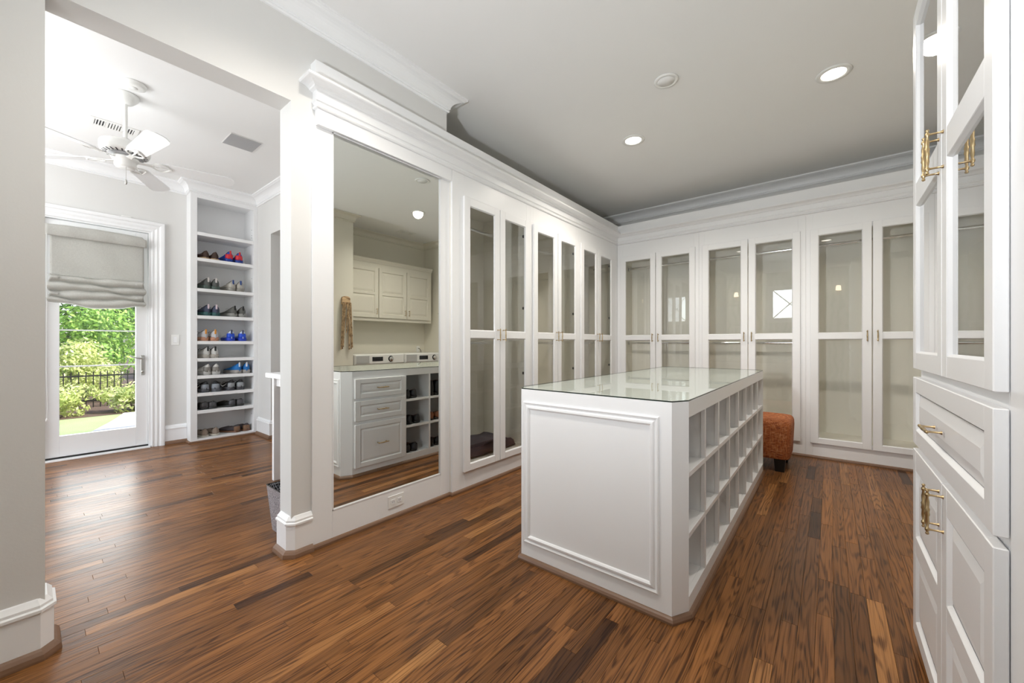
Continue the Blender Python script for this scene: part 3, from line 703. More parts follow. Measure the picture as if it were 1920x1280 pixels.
def linen():
    m = mat('grey_linen', (.50, .49, .46), .9); nt, N, L, b = nodes(m)
    tc = N.new('ShaderNodeNewGeometry'); fac = None; outs = []
    for s_ in ((60, 60, 900), (60, 900, 60)):
        v = N.new('ShaderNodeVectorMath'); v.operation = 'MULTIPLY'; v.inputs[1].default_value = s_; L.new(tc.outputs['Position'], v.inputs[0])
        n = N.new('ShaderNodeTexNoise'); n.inputs['Scale'].default_value = 1; n.inputs['Detail'].default_value = 2; L.new(v.outputs[0], n.inputs['Vector']); outs.append(n)
    ad = N.new('ShaderNodeMath'); ad.operation = 'ADD'; L.new(outs[0].outputs['Fac'], ad.inputs[0]); L.new(outs[1].outputs['Fac'], ad.inputs[1])
    cr = N.new('ShaderNodeValToRGB'); e = cr.color_ramp.elements; e[0].position = .3; e[0].color = (.46, .45, .42, 1); e[1].position = .72; e[1].color = (.72, .71, .67, 1)
    hf = N.new('ShaderNodeMath'); hf.operation = 'MULTIPLY'; hf.inputs[1].default_value = .5; L.new(ad.outputs[0], hf.inputs[0]); L.new(hf.outputs[0], cr.inputs[0]); L.new(cr.outputs[0], b.inputs['Base Color'])
    b.inputs['Transmission Weight'].default_value = 0; b.inputs['Subsurface Weight'].default_value = 0
    # thin cloth lets some daylight through
    tr = N.new('ShaderNodeBsdfTranslucent'); tr.inputs[0].default_value = (.5, .49, .45, 1); mx = N.new('ShaderNodeMixShader'); mx.inputs[0].default_value = .28
    out = N['Material Output']; L.new(b.outputs[0], mx.inputs[1]); L.new(tr.outputs[0], mx.inputs[2]); L.new(mx.outputs[0], out.inputs[0])
    return m
M['linen'] = linen()
t = thing('roman_blind', (-5.80, .47, 2.31), 'grey linen roman blind half drawn over the glazed door', 'blind')
def sheet(fn, y0, y1, ny, zs, name, thick=.003):
    mb = MB(); V = []; F = []
    for i in range(ny + 1):
        for j, z in enumerate(zs): V.append(fn(y0 + (y1 - y0) * i / ny, z, j / (len(zs) - 1), i / ny))
    m = len(zs)
    for i in range(ny):
        for j in range(m - 1): F.append((i * m + j, (i + 1) * m + j, (i + 1) * m + j + 1, i * m + j + 1))
    mb.add(V, F, True); o = mb.build(name, M['linen'], t)
    md = o.modifiers.new('thickness', 'SOLIDIFY'); md.thickness = thick
    return o
sheet(lambda y, z, v, u: (-5.815 + .012 * math.sin(v * PI) + .003 * math.sin(y * 30), y, z + (.012 * math.sin(u * PI) if v > .9 else 0) - .02 * (u > .97) * v), .112, .828, 40, [2.19 + .012 * i for i in range(10)], 'valance', .018)
sheet(lambda y, z, v, u: (-5.835 + .004 * math.sin(y * 18 + z * 9) + .006 * math.sin(z * 14), y, z), .140, .808, 40, [1.80 + .022 * i for i in range(20)], 'flat_panel')
def folds(y, z, v, u):
    k = v * 4
    amp = .048 * abs(math.sin(k * PI)) ** .6 + .008
    wob = .012 * math.sin(y * 11 + k * 1.7) + .008 * math.sin(y * 27 + k * 3)
    sag = -.016 * math.sin(u * PI) + .012 * math.sin(y * 9 + v * 6)
    return (-5.845 + amp + wob * .5, y + .012 * math.sin(k * PI * 1.0) * (1 if u > .5 else -1) * (abs(u - .5) > .4), z + sag * (1 - v) + wob * .5)
sheet(folds, .128, .810, 60, [1.535 + (1.815 - 1.535) * i / 48 for i in range(49)], 'gathered_folds')
MB().tube([(-5.79, .118, 2.2), (-5.79, .120, 1.5), (-5.79, .117, .9), (-5.79, .124, .55), (-5.79, .120, .44)], .0016, 5).build('cord', M['plastic'], t)
MB().lathe([(.001, 0), (.006, -.01), (.007, -.03), (.001, -.034)], (-5.79, .120, .44), 10).build('cord_weight', M['plastic'], t)

t = thing('light_switch', (XD, 1.076, 1.19), 'white light switch on the wall between door and shoe shelves', 'switch')
MB().bbox(XD + .0005, XD + .007, 1.040, 1.112, 1.13, 1.25, .002).build('cover_plate', M['plastic'], t)
MB().bbox(XD + .007, XD + .011, 1.060, 1.092, 1.157, 1.223, .002).build('rocker', M['white'], t)
t = thing('door_sensor', (XD, .69, 2.5), 'small white sensor strip on top of the door casing', 'sensor')
MB().bbox(XD + .0005, XD + .02, .63, .71, 2.499, 2.515, .003).build('housing', M['plastic'], t)
MB().bbox(XD + .02, XD + .023, .66, .68, 2.503, 2.511, .001).build('lens', M['ceil'], t)

# outlet under the mirror
t = thing('wall_outlet', (XL + .014, 1.5425, .107), 'white double outlet in the panel below the mirror', 'outlet')
MB().bbox(XL + .0145, XL + .019, 1.482, 1.603, .068, .148, .002).build('cover_plate', M['plastic'], t)
for yy in (1.517, 1.568):
    o = MB().bbox(XL + .019, XL + .0215, yy - .017, yy + .017, .092, .124, .003).build('socket', M['white'], t)
    for q in (-.006, .006): MB().box(XL + .0214, XL + .0218, yy + q - .0012, yy + q + .0012, .101, .115).build('slot', M['slot'], o)

# ------------------------------------------------------------------ shoe shelves
t = sh = thing('shoe_bookcase', (-5.78, 1.52, 0), 'tall built-in white bookcase full of shoe pairs in the left room', 'bookcase')
mb = MB(); XF = -5.69
mb.bbox(XF - .02, XF, 1.18, 1.242, 0, 2.895, .001).bbox(XF - .02, XF, 1.815, 1.859, 0, 2.895, .001).bbox(XF - .02, XF, 1.242, 1.815, 2.838, 2.895, .001).bbox(XF - .02, XF, 1.242, 1.815, 0, .042, .001)
mb.build('face_frame', M['white'], t)
mb = MB(); mb.box(-6.03, -5.71, 1.205, 1.24, 0, 2.99).box(-6.03, -5.71, 1.816, 1.858, 0, 2.99).box(-6.06, -6.03, 1.205, 1.858, 0, 2.99).box(-6.03, -5.71, 1.24, 1.816, 0, .041).box(-6.03, -5.71, 1.24, 1.816, 2.86, 2.99).box(-5.869, -5.7105, 1.1815, 1.2045, .001, 2.894)
mb.build('carcass', M['white'], t)
SZ = [2.445, 2.146, 1.792, 1.476, 1.178, .976, .775, .571, .370, .042]
for z in SZ[:-1]:
    MB().bbox(-6.028, XF - .001, 1.243, 1.814, z - .038, z, .001).build('shelf', M['white'], t)
MB().sweep([(0, 0), (.018, 0), (.018, .012), (.01, .02), (0, .022)], [(XD + .03, 1.18), (XF, 1.18), (XF, 1.859)], 1).build('shoe_moulding', M['oakx'], t)
mb = MB()
for z in (2.50, 2.53, 2.60, 1.98, 1.66, .25):
    for yy in (1.80,): mb.tube([(-5.76, 1.8165, z), (-5.76, 1.8135, z)], .004, 6)
mb.build('pin_holes', M['slot'], t)

shoe_mats = {}
def smat(c, rough=.6):
    if (c, rough) not in shoe_mats:
        shoe_mats[(c, rough)] = paint('shoe_colour', c, rough, .15, 400, .0)
    return shoe_mats[(c, rough)]
def make_shoe(kind, up, sole, tab=None, lace=None, side=None, inner=(.03, .02, .018), cup=None, name=None):
    """shoe in its own frame: heel at x=0 facing +x, toe at -x; ground z=0"""
    nm = name or {'sneaker': 'sneaker', 'loafer': 'loafer', 'clog': 'clog', 'dress': 'dress_shoe', 'boot': 'ankle_boot'}[kind]
    t = thing(nm, (0, 0, 0), 'x', 'shoe')
    L = {'sneaker': .27, 'loafer': .265, 'clog': .255, 'dress': .27, 'boot': .27}[kind]
    st = {'sneaker': .034, 'loafer': .016, 'clog': .022, 'dress': .018, 'boot': .022}[kind]
    hh = {'sneaker': .118, 'loafer': .088, 'clog': .085, 'dress': .088, 'boot': .15}[kind]
    def wid(s):      # half width at s (0 heel .. 1 toe)
        return .003 + .034 * min(1, (s / .07)) ** .5 * (1 + .32 * math.sin(max(0, min(1, (s - .15) / .85)) * PI)) * (1 - max(0, (s - .78) / .22) ** 2.4 * .72)
    def cen(s): return .006 * math.sin(s * PI)
    S = [0, .02, .06, .12, .22, .34, .46, .58, .7, .8, .88, .94, .98, 1.0]
    # sole
    mb = MB(); rs = []
    for s in S:
        w_ = wid(s) + (.004 if kind != 'dress' else .001); x = .002 - s * (L + .006)
        zt = st + (.006 * (1 - s) if kind == 'sneaker' else 0); zb = .0 + max(0, (s - .8)) * .045
        rs.append([(x, cen(s) - w_ * .92, zb), (x, cen(s) + w_ * .92, zb), (x, cen(s) + w_, (zb + zt) / 2), (x, cen(s) + w_ * .97, zt), (x, cen(s) - w_ * .97, zt), (x, cen(s) - w_, (zb + zt) / 2)])
    mb.rings(rs); mb.build('sole', smat(sole, .5), t, local=True)
    # upper
    def top(s):
        if s < .3: return hh - .012 * (s / .3) * (2.2 if kind != 'boot' else .2)
        if s < .6: return (hh - .028 if kind != 'boot' else hh - .01) - ((s - .3) / .3) ** 1.1 * (hh - .028 - .064 if kind != 'boot' else hh - .08)
        return .062 - (s - .6) / .4 * .022 - max(0, (s - .88) / .12) ** 2 * .014
    mb = MB(); rs = []
    for s in S:
        w_ = wid(s); x = -s * L - (.012 * 0); zt = top(s); ring = []
        lean = -.012 * (1 - s / .06) if s < .06 else 0
        for k in range(14):
            a = 2 * PI * k / 14; ca, sa = math.cos(a), math.sin(a)
            zz = st * .8 + (zt - st * .8) * (.5 + .5 * math.copysign(abs(sa) ** .75, sa))
            nar = 1 - .42 * max(0, (zz - st) / max(.01, zt - st)) ** 2 * (1 if s < .62 else .55)
            ring.append((x + lean * (1 - (zz - st) / max(.02, zt - st)) * -.4, cen(s) + w_ * math.copysign(abs(ca) ** .7, ca) * nar, zz))
        rs.append(ring)
    mb.rings(rs); mb.build('upper', smat(up, .45 if kind in ('dress', 'boot', 'clog') else .7), t, local=True)
    # dark foot opening
    mb = MB(); rs = []
    for s in (.025, .06, .12, .2, .3, .38, .43):
        w_ = wid(s) * (.50 if .03 < s < .42 else .2); zz = top(s) + .0022
        rs.append([(-s * L, cen(s) - w_, zz - .004), (-s * L, cen(s) - w_ * .5, zz), (-s * L, cen(s) + w_ * .5, zz), (-s * L, cen(s) + w_, zz - .004), (-s * L, cen(s), zz - .012)])
    mb.rings(rs); mb.build('opening', smat(inner, .9), t, local=True)
    if cup:
        mb = MB(); rs = []
        for zz, k in ((st, 1.03), (st + .02, 1.04), (st + .038, 1.02), (st + .05, .9)):
            rs.append([(.004 if abs(a) < .6 else (-.006 if abs(a) < .9 else -.03), a * .036 * k, zz) for a in (-1.06, -.8, -.4, 0, .4, .8, 1.06)])
        V = [p for r_ in rs for p in r_]; mb.add(V, [(i * 7 + j, i * 7 + j + 1, i * 7 + 8 + j, i * 7 + 7 + j) for i in range(3) for j in range(6)], True)
        o = mb.build('heel_counter', smat(cup, .5), t, local=True); md = o.modifiers.new('t', 'SOLIDIFY'); md.thickness = .003
    if tab:
        MB().bbox(-.004, .006, -.0085, .0085, hh - .045, hh + .005, .003).build('heel_tab', smat(tab), t, local=True)
    if lace:
        mb = MB()
        for s in (.42, .47, .52, .57):
            zz = top(s) + .003; w_ = .02; mb.tube([(-s * L, cen(s) - w_, zz - .006), (-s * L, cen(s), zz), (-s * L - .006, cen(s) + w_, zz - .006)], .0024, 5)
        zz = top(.42) + .006
        mb.tube([(-.42 * L, 0, zz), (-.40 * L, .02, zz + .012), (-.43 * L, .035, zz - .002), (-.44 * L, .02, zz)], .002, 5).tube([(-.42 * L, 0, zz), (-.40 * L, -.02, zz + .012), (-.43 * L, -.035, zz - .002), (-.44 * L, -.02, zz)], .002, 5)
        mb.build('laces', smat(lace), t, local=True)
    if side:      # curved stripe on both flanks
        for sg in (-1, 1):
            mb = MB(); rs = []
            for s, zz, hw in ((.22, .075, .002), (.30, .060, .006), (.38, .050, .009), (.46, .050, .009), (.55, .062, .004)):
                yy = cen(s) + sg * (wid(s) * (1 - .2 * max(0, (zz - .04) / .05)) + .002)
                rs.append([(-s * L, yy, zz - hw), (-s * L, yy + sg * .002, zz), (-s * L, yy, zz + hw), (-s * L, yy - sg * .004, zz)])
            mb.rings(rs); mb.build('side_stripe', smat(side), t, local=True)
    return t
def pair(kind, kw, x, y1, y2, z, a1, a2, what, where, grp, lab=('left', 'right')):
    o = make_shoe(kind, **kw)
    o2 = copy_tree(o)
    for q, yy, aa, l_ in ((o, y1, a1, lab[0]), (o2, y2, a2, lab[1])):
        q.location = (x, yy, z + .001); q.rotation_euler = (0, 0, R(aa)); q.scale = (1, 1.08, 1.12); q['label'] = '%s of the pair of %s, %s' % (l_, what, where); q['group'] = grp
G = 'shoes on the bookcase shelves'
X_ = -5.715
c_ = lambda *a: tuple(a)
specs = [
 ('loafer', dict(up=(.045, .022, .014), sole=(.42, .30, .18)), 1.338, 1.427, 1, 16, 10, 'dark brown loafers', 'topmost shoe shelf'),
 ('sneaker', dict(up=(.012, .055, .36), sole=(.01, .04, .25), tab=(.55, .02, .03), cup=(.55, .02, .03), lace=(.7, .7, .7)), 1.574, 1.671, 1, 14, 4, 'blue and red sneakers', 'beside the brown loafers'),
 ('sneaker', dict(up=(.085, .09, .085), sole=(.07, .10, .085), tab=(.62, .58, .56), lace=(.5, .48, .46)), 1.355, 1.431, 2, 18, 6, 'dark grey-green sneakers with pale tabs', 'shelf two'),
 ('sneaker', dict(up=(.36, .34, .30), sole=(.28, .27, .24), tab=(.02, .06, .22), cup=(.42, .40, .36)), 1.603, 1.683, 2, 16, 4, 'beige-grey sneakers with navy pull tabs', 'shelf two'),
 ('sneaker', dict(up=(.05, .06, .10), sole=(.03, .10, .10), tab=(.68, .56, .60), lace=(.45, .40, .42)), 1.355, 1.434, 3, 20, 6, 'navy sneakers with teal soles and pink tabs', 'shelf three'),
 ('sneaker', dict(up=(.10, .10, .09), sole=(.25, .25, .23), tab=(.01, .01, .01), lace=(.6, .6, .58)), 1.621, 1.709, 3, 18, 8, 'charcoal sneakers with black tabs', 'shelf three'),
 ('sneaker', dict(up=(.52, .52, .54), sole=(.48, .24, .15), tab=(.75, .32, .05), lace=(.03, .03, .03)), 1.33, 1.422, 4, 20, 6, 'pale grey sneakers with orange tabs', 'shelf four'),
 ('sneaker', dict(up=(.60, .66, .78), sole=(.008, .04, .42), tab=(.05, .06, .12), cup=(.01, .07, .58)), 1.585, 1.705, 4, 2, 0, 'white sneakers with bright blue heels', 'shelf four'),
 ('sneaker', dict(up=(.58, .58, .56), sole=(.40, .37, .33), tab=(.012, .012, .012), lace=(.012, .012, .012)), 1.349, 1.422, 5, 20, 8, 'white sneakers with black laces', 'shelf five'),
 ('sneaker', dict(up=(.66, .65, .62), sole=(.45, .44, .42), cup=(.25, .24, .22)), 1.355, 1.434, 6, 22, 4, 'worn white sneakers', 'shelf six'),
 ('sneaker', dict(up=(.012, .16, .48), sole=(.32, .30, .28), tab=(.72, .76, .80), lace=(.7, .75, .8)), 1.669, 1.746, 6, 18, -4, 'blue running shoes with white heel stripes', 'shelf six'),
 ('sneaker', dict(up=(.018, .019, .022), sole=(.09, .095, .11), cup=(.26, .29, .33), side=(.6, .6, .6), lace=(.01, .01, .01)), 1.335, 1.418, 7, 18, -22, 'black grey-marked sneakers with splayed toes', 'left on shelf seven'),
 ('sneaker', dict(up=(.014, .014, .016), sole=(.06, .06, .07), cup=(.30, .32, .34), side=(.6, .6, .6), lace=(.01, .01, .01)), 1.599, 1.686, 7, 26, 4, 'black sneakers with light heel marks', 'right on shelf seven'),
 ('clog', dict(up=(.02, .017, .016), sole=(.03, .03, .03), cup=(.07, .07, .075)), 1.325, 1.400, 8, 10, 2, 'black rounded clogs', 'left on shelf eight'),
 ('clog', dict(up=(.014, .013, .012), sole=(.03, .03, .03), cup=(.08, .08, .09)), 1.609, 1.685, 8, 30, 8, 'black clogs with toes turned out', 'right on shelf eight'),
 ('loafer', dict(up=(.30, .24, .19), sole=(.58, .54, .46)), 1.335, 1.439, 9, 14, 8, 'taupe canvas slip-ons with cream soles', 'bottom shelf'),
 ('loafer', dict(up=(.055, .045, .05), sole=(.16, .07, .035), cup=(.20, .11, .06)), 1.669, 1.763, 9, 34, 10, 'dark moccasins with tan heels', 'bottom shelf'),
]
for kind, kw, y1, y2, si, a1, a2, what, where in specs:
    xx = X_ - .004 - (.0 if si != 9 else .03)
    pair(kind, kw, xx, y1, y2, SZ[si], a1, a2, what, where, G)
# shoes in the island cubbies, reflected in the mirror (heels towards the mirror, turned 180)
G2 = 'shoes in the island cubbies'
blk = dict(up=(.012, .012, .013), sole=(.02, .018, .016), inner=(.05, .012, .012))
def ipair(kind, kw, y1, y2, z, what, where):
    o = make_shoe(kind, **kw); o2 = copy_tree(o)
    for q, yy, aa, l_ in ((o, y1, 184, 'left'), (o2, y2, 178, 'right')):
        q.location = (IX0 + .03, yy, z + .001); q.rotation_euler = (0, 0, R(aa)); q['label'] = '%s one of %s, %s' % (l_, what, where); q['group'] = G2
ipair('dress', dict(blk), 2.345, 2.425, .612, 'black dress shoes seen in the mirror', 'top cubby beside the drawers')
ipair('dress', dict(blk), 2.37, 2.465, .358, 'shiny black shoes seen in the mirror', 'middle cubby beside the drawers')
ipair('dress', dict(blk, cup=(.03, .03, .035)), 2.34, 2.43, .085, 'black red-lined shoes in the mirror', 'bottom cubby beside the drawers')
ipair('boot', dict(blk), 2.64, 2.73, .612, 'black ankle boots seen in the mirror', 'top cubby at the mirror edge')
ipair('dress', dict(up=(.26, .09, .03), sole=(.05, .03, .02)), 2.64, 2.73, .358, 'tan shoes seen in the mirror', 'middle cubby at the mirror edge')
ipair('dress', dict(blk), 2.64, 2.73, .085, 'black shoes seen at the mirror edge', 'bottom cubby at the mirror edge')

# ------------------------------------------------------------------ counter and waste bin in the left room
t = thing('vanity_desk', (-3.0, 1.56, 0), 'white counter with a side panel, partly hidden behind the wall end', 'desk')
MB().bbox(-3.71, -2.405, 1.27, 1.858, .862, .902, .003).build('countertop', M['white'], t)
MB().bbox(-3.65, -3.615, 1.30, 1.858, .0, .861, .002).build('side_panel', M['white'], t)
MB().bbox(-3.615, -2.405, 1.835, 1.857, .0, .861, .002).build('back_panel', M['wall'], t)
MB().bbox(-3.612, -2.41, 1.32, 1.34, .79, .861, .002).build('apron', M['white'], t)
def scroll():
    m = mat('scrollwork_silver', (.4, .4, .42), .35, .6); nt, N, L, b = nodes(m)
    g = N.new('ShaderNodeNewGeometry'); v = N.new('ShaderNodeTexVoronoi'); v.feature = 'DISTANCE_TO_EDGE'; v.inputs['Scale'].default_value = 60; L.new(g.outputs['Position'], v.inputs['Vector'])
    cr = N.new('ShaderNodeValToRGB'); e = cr.color_ramp.elements; e[0].position = .06; e[0].color = (.62, .62, .66, 1); e[1].position = .12; e[1].color = (.03, .03, .035, 1); L.new(v.outputs['Distance'], cr.inputs[0]); L.new(cr.outputs[0], b.inputs['Base Color']); return m
M['scroll'] = scroll()
def hammered():
    m = mat('speckled_silver', (.5, .5, .53), .35, .5); nt, N, L, b = nodes(m)
    g = N.new('ShaderNodeNewGeometry'); v = N.new('ShaderNodeTexNoise'); v.inputs['Scale'].default_value = 220; v.inputs['Detail'].default_value = 4; L.new(g.outputs['Position'], v.inputs['Vector'])
    cr = N.new('ShaderNodeValToRGB'); e = cr.color_ramp.elements; e[0].position = .42; e[0].color = (.16, .16, .20, 1); e[1].position = .6; e[1].color = (.66, .66, .70, 1); L.new(v.outputs['Fac'], cr.inputs[0]); L.new(cr.outputs[0], b.inputs['Base Color']); return m
M['hammer'] = hammered()
t = thing('waste_bin', (-2.58, 1.02, 0), 'tapered silver waste bin with black scrollwork behind the wall end', 'bin')
def ringq(x0, x1, y0, y1, z): return [(x0, y0, z), (x1, y0, z), (x1, y1, z), (x0, y1, z)]
mb = MB(); mb.rings([ringq(-2.678, -2.487, .955, 1.09, .001), ringq(-2.70, -2.465, .93, 1.115, .28), ringq(-2.697, -2.468, .933, 1.112, .28)], smooth=False, cap=False); mb.add(ringq(-2.678, -2.487, .955, 1.09, .001), [(0, 1, 2, 3)])
mb.build('outer_wall', M['hammer'], t)
MB().rings([ringq(-2.696, -2.469, .934, 1.111, .279), ringq(-2.674, -2.491, .959, 1.086, .006)], smooth=False, cap=False).build('inner_wall', M['scroll'], t)
mb = MB(); mb.tube([(-2.70, .93, .281), (-2.465, .93, .281), (-2.465, 1.115, .281), (-2.70, 1.115, .281), (-2.70, .93, .281)], .003, 6); mb.build('rim', M['dark'], t)

# ------------------------------------------------------------------ laundry niche (seen in the mirror)
TU = lambda u, n, z: (1.15 - n, u, z)
t = thing('laundry_wall_cabinet', (1.3, 3.8, 1.51), 'cream wall cabinet with three panelled doors above the washers, in the mirror', 'cabinet')
mb = MB(); mb.box(1.17, 1.448, 2.975, 4.64, 1.515, 2.44); mb.build('carcass', M['laundry'], t)
mb = MB(TU); mb.bbox(2.975, 4.64, -.02, -.0005, 1.51, 1.56, .001).bbox(2.975, 4.64, -.02, -.0005, 2.36, 2.44, .001).bbox(2.975, 3.02, -.02, -.0005, 1.56, 2.36, .001).bbox(4.58, 4.64, -.02, -.0005, 1.56, 2.36, .001).bbox(3.54, 3.57, -.02, -.0005, 1.56, 2.36, .001).bbox(4.08, 4.11, -.02, -.0005, 1.56, 2.36, .001)
mb.build('face_frame', M['laundry'], t)
mb = MB(); mb.sweep([(0, 2.43), (.01, 2.43), (.015, 2.45), (.035, 2.475), (.04, 2.49), (0, 2.49)], [(1.15, 4.64), (1.15, 2.975)], 1); mb.build('cornice', M['laundry'], t)
for a, b, hu in ((3.0, 3.548, 3.515), (3.562, 4.088, 4.055), (4.102, 4.60, 4.135)):
    d = panel_door('door', t, TU, a, b, 1.56, 2.36, .06, [(1.62, 1.925), (1.96, 2.30)], .02, M['laundry'])
    handle(d, MB_T_off(TU, .02), hu, 1.66, L=.10)
M['appl'] = mat('white_enamel', (.78, .78, .76), .2)
M['applgrey'] = mat('appliance_grey', (.45, .45, .44), .3)
M['display'] = mat('black_display', (.012, .013, .015), .1)
def washer(y0, y1, label):
    t = thing('washing_machine', (1.12, (y0 + y1) / 2, 0), label, 'appliance', 'washer and dryer in the niche')
    MB().bbox(.86, 1.42, y0, y1, .02, .985, .012).build('body', M['appl'], t)
    MB().bbox(.848, .8605, y0 + .01, y1 - .01, .842, .978, .005).build('control_panel', M['appl'], t)
    MB().bbox(.843, .8482, y0 + .02, y0 + .23, .855, .965, .004).build('detergent_drawer', M['applgrey'], t)
    MB().bbox(.844, .8482, y0 + .28, y0 + .46, .880, .945, .002).build('display', M['display'], t)
    mb = MB(); mb.lathe([(.0001, -.03), (.028, -.03), (.034, -.024), (.036, 0), (.0001, 0)], (.848, y0 + .60, .91), 24, 'x'); k = mb.build('program_dial', M['chrome'], t)
    mb = MB(); mb.lathe([(.037, -.002), (.046, -.002), (.046, 0), (.037, 0)], (.848, y0 + .60, .91), 24, 'x'); mb.build('dial_ring', M['display'], t)
    mb = MB(); mb.lathe([(.24, -.02), (.27, -.018), (.275, 0), (.24, 0)], (.859, (y0 + y1) / 2, .46), 32, 'x'); d = mb.build('door_ring', M['chrome'], t)
    mb = MB(); mb.lathe([(.0001, -.035), (.15, -.03), (.24, -.012), (.24, -.004), (.0001, -.004)], (.859, (y0 + y1) / 2, .46), 32, 'x'); mb.build('door_glass', M['display'], d)
    for yy in (y0 + .06, y1 - .06):
        for xx in (.92, 1.36): MB().lathe([(.0001, 0), (.025, 0), (.025, .02), (.0001, .02)], (xx, yy, 0), 12).build('foot', M['black'], t)
washer(2.99, 3.845, 'white washing machine beside the wall corner, seen in the mirror')
washer(3.86, 4.715, 'white dryer at the mirror edge, farther from the wall corner')
t = thing('drying_rack', (.86, 2.85, 1.05), 'folded natural wood wall drying rack hanging on the laundry wall', 'rack')
mb = MB(); bp_ = [(2.79 + .0, 1.70), (2.79, 1.79)] + [(2.85 - .06 * math.cos(k / 6 * PI), 1.79 + .03 * math.sin(k / 6 * PI)) for k in range(1, 6)] + [(2.91, 1.79), (2.91, 1.70)]
n_ = len(bp_); mb.add([(x, y, z) for x in (.830, .858) for y, z in bp_], [tuple(range(n_)), tuple(range(2 * n_ - 1, n_ - 1, -1))] + [(i, (i + 1) % n_, n_ + (i + 1) % n_, n_ + i) for i in range(n_)])
mb.build('mounting_block', M['beech'], t)
for k, (ya, yb, zb) in enumerate(((2.795, 2.765, 1.06), (2.812, 2.785, 1.07), (2.83, 2.80, 1.10), (2.85, 2.905, 1.24), (2.868, 2.845, 1.30), (2.885, 2.89, 1.06), (2.90, 2.915, 1.07), (2.91, 2.935, 1.09))):
    mb = MB(); xo = .812 + .004 * (k % 3)
    mb.tube([(xo, ya, 1.73), (xo, yb, zb)], .0085, 6); mb.build('arm', M['beech'], t)
t = thing('laundry_outlet', (1.45, 4.57, 1.04), 'outlet with a plugged black cord above the dryer, in the mirror', 'outlet')
MB().bbox(1.4435, 1.449, 4.535, 4.605, .99, 1.10, .002).build('cover_plate', M['plastic'], t)
MB().tube([(1.44, 4.57, 1.06), (1.41, 4.58, 1.05), (1.40, 4.60, 1.02), (1.405, 4.61, .986)], .005, 6).build('cord', M['black'], t)
t = thing('wall_hook', (.98, 4.72, 1.64), 'small chrome double hook on the side wall, at the mirror edge', 'hook')
MB().bbox(.965, .995, 4.712, 4.719, 1.60, 1.68, .003).build('backplate', M['chrome'], t)
MB().tube([(.98, 4.712, 1.66), (.98, 4.67, 1.67), (.98, 4.65, 1.69)], .004, 6).tube([(.98, 4.712, 1.62), (.98, 4.68, 1.605), (.98, 4.665, 1.625)], .004, 6).build('prong', M['chrome'], t)

# ------------------------------------------------------------------ things behind the camera that the glass reflects
def sconce(x, y, z, label):
    t = thing('wall_sconce', (x, y, z), label, 'lamp', 'wall sconces behind the camera')
    MB().bbox(x - .03, x + .03, y, y + .012, z - .12, z + .02, .003).build('backplate', M['brass'], t)
    MB().tube([(x, y + .012, z - .08), (x, y + .08, z - .09), (x, y + .09, z - .03)], .006, 8).build('arm', M['brass'], t)
    MB().lathe([(.055, -.02), (.042, .09), (.040, .09), (.053, -.02)], (x, y + .09, z), 20).build('shade', M['shade'], t)
sconce(-2.0, -2.40, 2.45, 'lit sconce seen reflected in the middle back cabinet')
sconce(.16, -2.40, 2.45, 'lit sconce seen reflected in the rightmost back cabinet')
t = thing('framed_picture', (-1.9, -2.4, 1.3), 'pale framed print hanging below a sconce behind the camera', 'picture')
MB().bbox(-2.08, -1.72, -2.399, -2.38, 1.12, 1.62, .003).build('frame', M['white'], t)
MB().box(-2.05, -1.75, -2.3795, -2.378, 1.15, 1.59).build('print', M['paper'], t)

# ------------------------------------------------------------------ garden behind the glazed door
def leafmat(name, c1, c2, c3):
    m = mat(name, c2, .55); nt, N, L, b = nodes(m); g = N.new('ShaderNodeNewGeometry'); cr = N.new('ShaderNodeValToRGB'); e = cr.color_ramp.elements
    e[0].color = (*c1, 1); e[1].color = (*c3, 1); x = cr.color_ramp.elements.new(.5); x.color = (*c2, 1)
    L.new(g.outputs['Random Per Island'], cr.inputs[0]); L.new(cr.outputs[0], b.inputs['Base Color'])
    tr = N.new('ShaderNodeBsdfTranslucent'); L.new(cr.outputs[0], tr.inputs[0]); mx = N.new('ShaderNodeMixShader'); mx.inputs[0].default_value = .35
    L.new(b.outputs[0], mx.inputs[1]); L.new(tr.outputs[0], mx.inputs[2]); L.new(mx.outputs[0], N['Material Output'].inputs[0]); return m
M['lf_dark'] = leafmat('dark_green_leaves', (.05, .13, .025), (.10, .24, .04), (.20, .40, .08))
M['lf_mid'] = leafmat('fresh_green_leaves', (.12, .26, .03), (.22, .42, .06), (.40, .58, .12))
M['lf_lime'] = leafmat('lime_green_leaves', (.36, .44, .12), (.55, .62, .22), (.72, .74, .36))
M['bark'] = paint('bark', (.10, .075, .055), .9, .5, 40)
M['soil'] = paint('mulch', (.08, .05, .035), .95, .8, 60)
M['grass'] = paint('lawn_grass', (.30, .42, .17), .9, .8, 90, .04)
M['path'] = paint('concrete_path', (.55, .54, .52), .8, .1, 60)
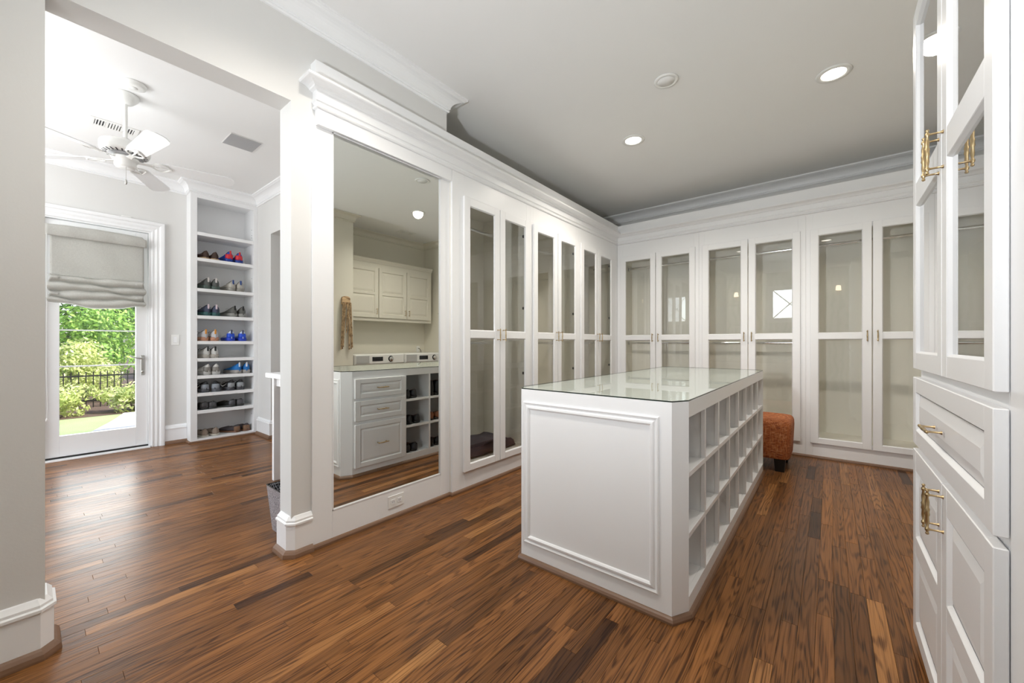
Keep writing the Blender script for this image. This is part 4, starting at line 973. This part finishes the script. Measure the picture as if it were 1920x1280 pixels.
def foliage(c, r3, n, size, rng):
    mb = MB()
    V = []; F = []
    lumps = [(Vector((rng.uniform(-.6, .6) * r3[0], rng.uniform(-.6, .6) * r3[1], rng.uniform(-.5, .6) * r3[2])), rng.uniform(.4, .62)) for _ in range(9)]
    for i in range(n):
        lc, lr = rng.choice(lumps)
        d = Vector((rng.gauss(0, 1), rng.gauss(0, 1), rng.gauss(0, 1))).normalized()
        p = Vector(c) + lc + Vector((d.x * r3[0], d.y * r3[1], d.z * r3[2])) * lr * rng.uniform(.75, 1.05)
        nn = (d + Vector((rng.gauss(0, .5), rng.gauss(0, .5), rng.gauss(0, .5)))).normalized()
        u = nn.orthogonal().normalized(); u.rotate(Matrix.Rotation(rng.uniform(0, 6.28), 3, nn)); v = nn.cross(u)
        s = size * rng.uniform(.6, 1.3); b = len(V)
        V += [tuple(p - u * s), tuple(p + v * s * .45), tuple(p + u * s), tuple(p - v * s * .45)]; F.append((b, b + 1, b + 2, b + 3))
    mb.add(V, F); return mb
rng = random.Random(5)
g = thing('lawn', (-10, 0, -.12), 'bright green lawn outside the glazed door', 'lawn')
MB().box(-9.9, -6.05, -6, 10, -.2, -.12).build('turf', M['grass'], g)
pts = [(-6.06, -.25), (-6.8, .08), (-7.5, .34), (-8.12, .57), (-8.8, .80), (-9.3, .95), (-9.88, 1.10)]
mb = MB().prism(pts + [(-9.88, 6), (-6.06, 6)], -.1195, -.10)
tag(mb.build('garden_path', M['path']), 'pale curved concrete path beside the lawn outside', 'path')
struct(MB().box(-40, -9.9, -25, 25, -.3, -.14).build('ground', M['soil']))
def shrub(name, x, y, r3, zc, n, size, m, label, grp, cat='shrub', trunk=False):
    t = thing(name, (x, y, -.14), label, cat, grp)
    foliage((x, y, zc), r3, n, size, rng).build('foliage', m, t)
    if trunk: MB().tube([(x, y, -.15), (x + .05, y, zc - r3[2] * .5), (x, y + .1, zc)], [.14, .11, .05], 8).build('trunk', M['bark'], t)
    else:
        mb = MB()
        for k in range(4): mb.tube([(x, y, -.15), (x + rng.uniform(-.2, .2), y + rng.uniform(-.2, .2), zc)], .012, 5)
        mb.build('stems', M['bark'], t)
ORD = ['leftmost', 'second from left', 'third from left', 'fourth from left', 'rightmost']
PLC = {3: ['leftmost', 'middle', 'rightmost'], 4: ['leftmost', 'second from left', 'third from left', 'rightmost']}
for i, yy in enumerate((-.75, .27, 1.29, 2.31)):
    shrub('low_hedge_plant', -10.4, yy, (.42, .50, .30), .13, 2400, .035, M['lf_lime'], PLC[4][i] + ' low lime-green border plant in front of the iron fence', 'border plants')
t = thing('iron_fence', (-11.6, .9, -.14), 'black iron picket fence between the border and the shrubs', 'fence')
for z in (-.02, .48): MB().box(-11.615, -11.585, -1.2, 3.2, z, z + .03).build('rail', M['black'], t)
for k in range(44):
    yy = -1.15 + k * .1
    MB().box(-11.608, -11.592, yy - .008, yy + .008, -.14, .58).build('picket', M['black'], t)
for i, (xx, yy) in enumerate(((-12.6, -.75), (-12.7, .72), (-12.6, 2.2))):
    shrub('light_green_shrub', xx, yy, (.60, .60, .66), .50, 3200, .045, M['lf_lime'] if i % 2 else M['lf_mid'], PLC[3][i] + ' light green shrub growing right behind the iron fence', 'shrubs behind the fence')
for i, (xx, yy) in enumerate(((-14.9, -1.3), (-15.0, 1.15), (-14.9, 3.6))):
    shrub('leafy_bush', xx, yy, (.98, .98, .95), 1.05, 4200, .06, M['lf_mid'], PLC[3][i] + ' fresh green bush in the row before the dark trees', 'bushes before the trees')
for i, (xx, yy) in enumerate(((-18.8, -3.2), (-18.7, 1.4), (-18.8, 6.0))):
    shrub('dense_tree', xx, yy, (1.85, 1.85, 2.5), 2.9, 9500, .095, M['lf_dark'], PLC[3][i] + ' dense dark green tree at the back of the garden', 'garden trees', 'tree', True)
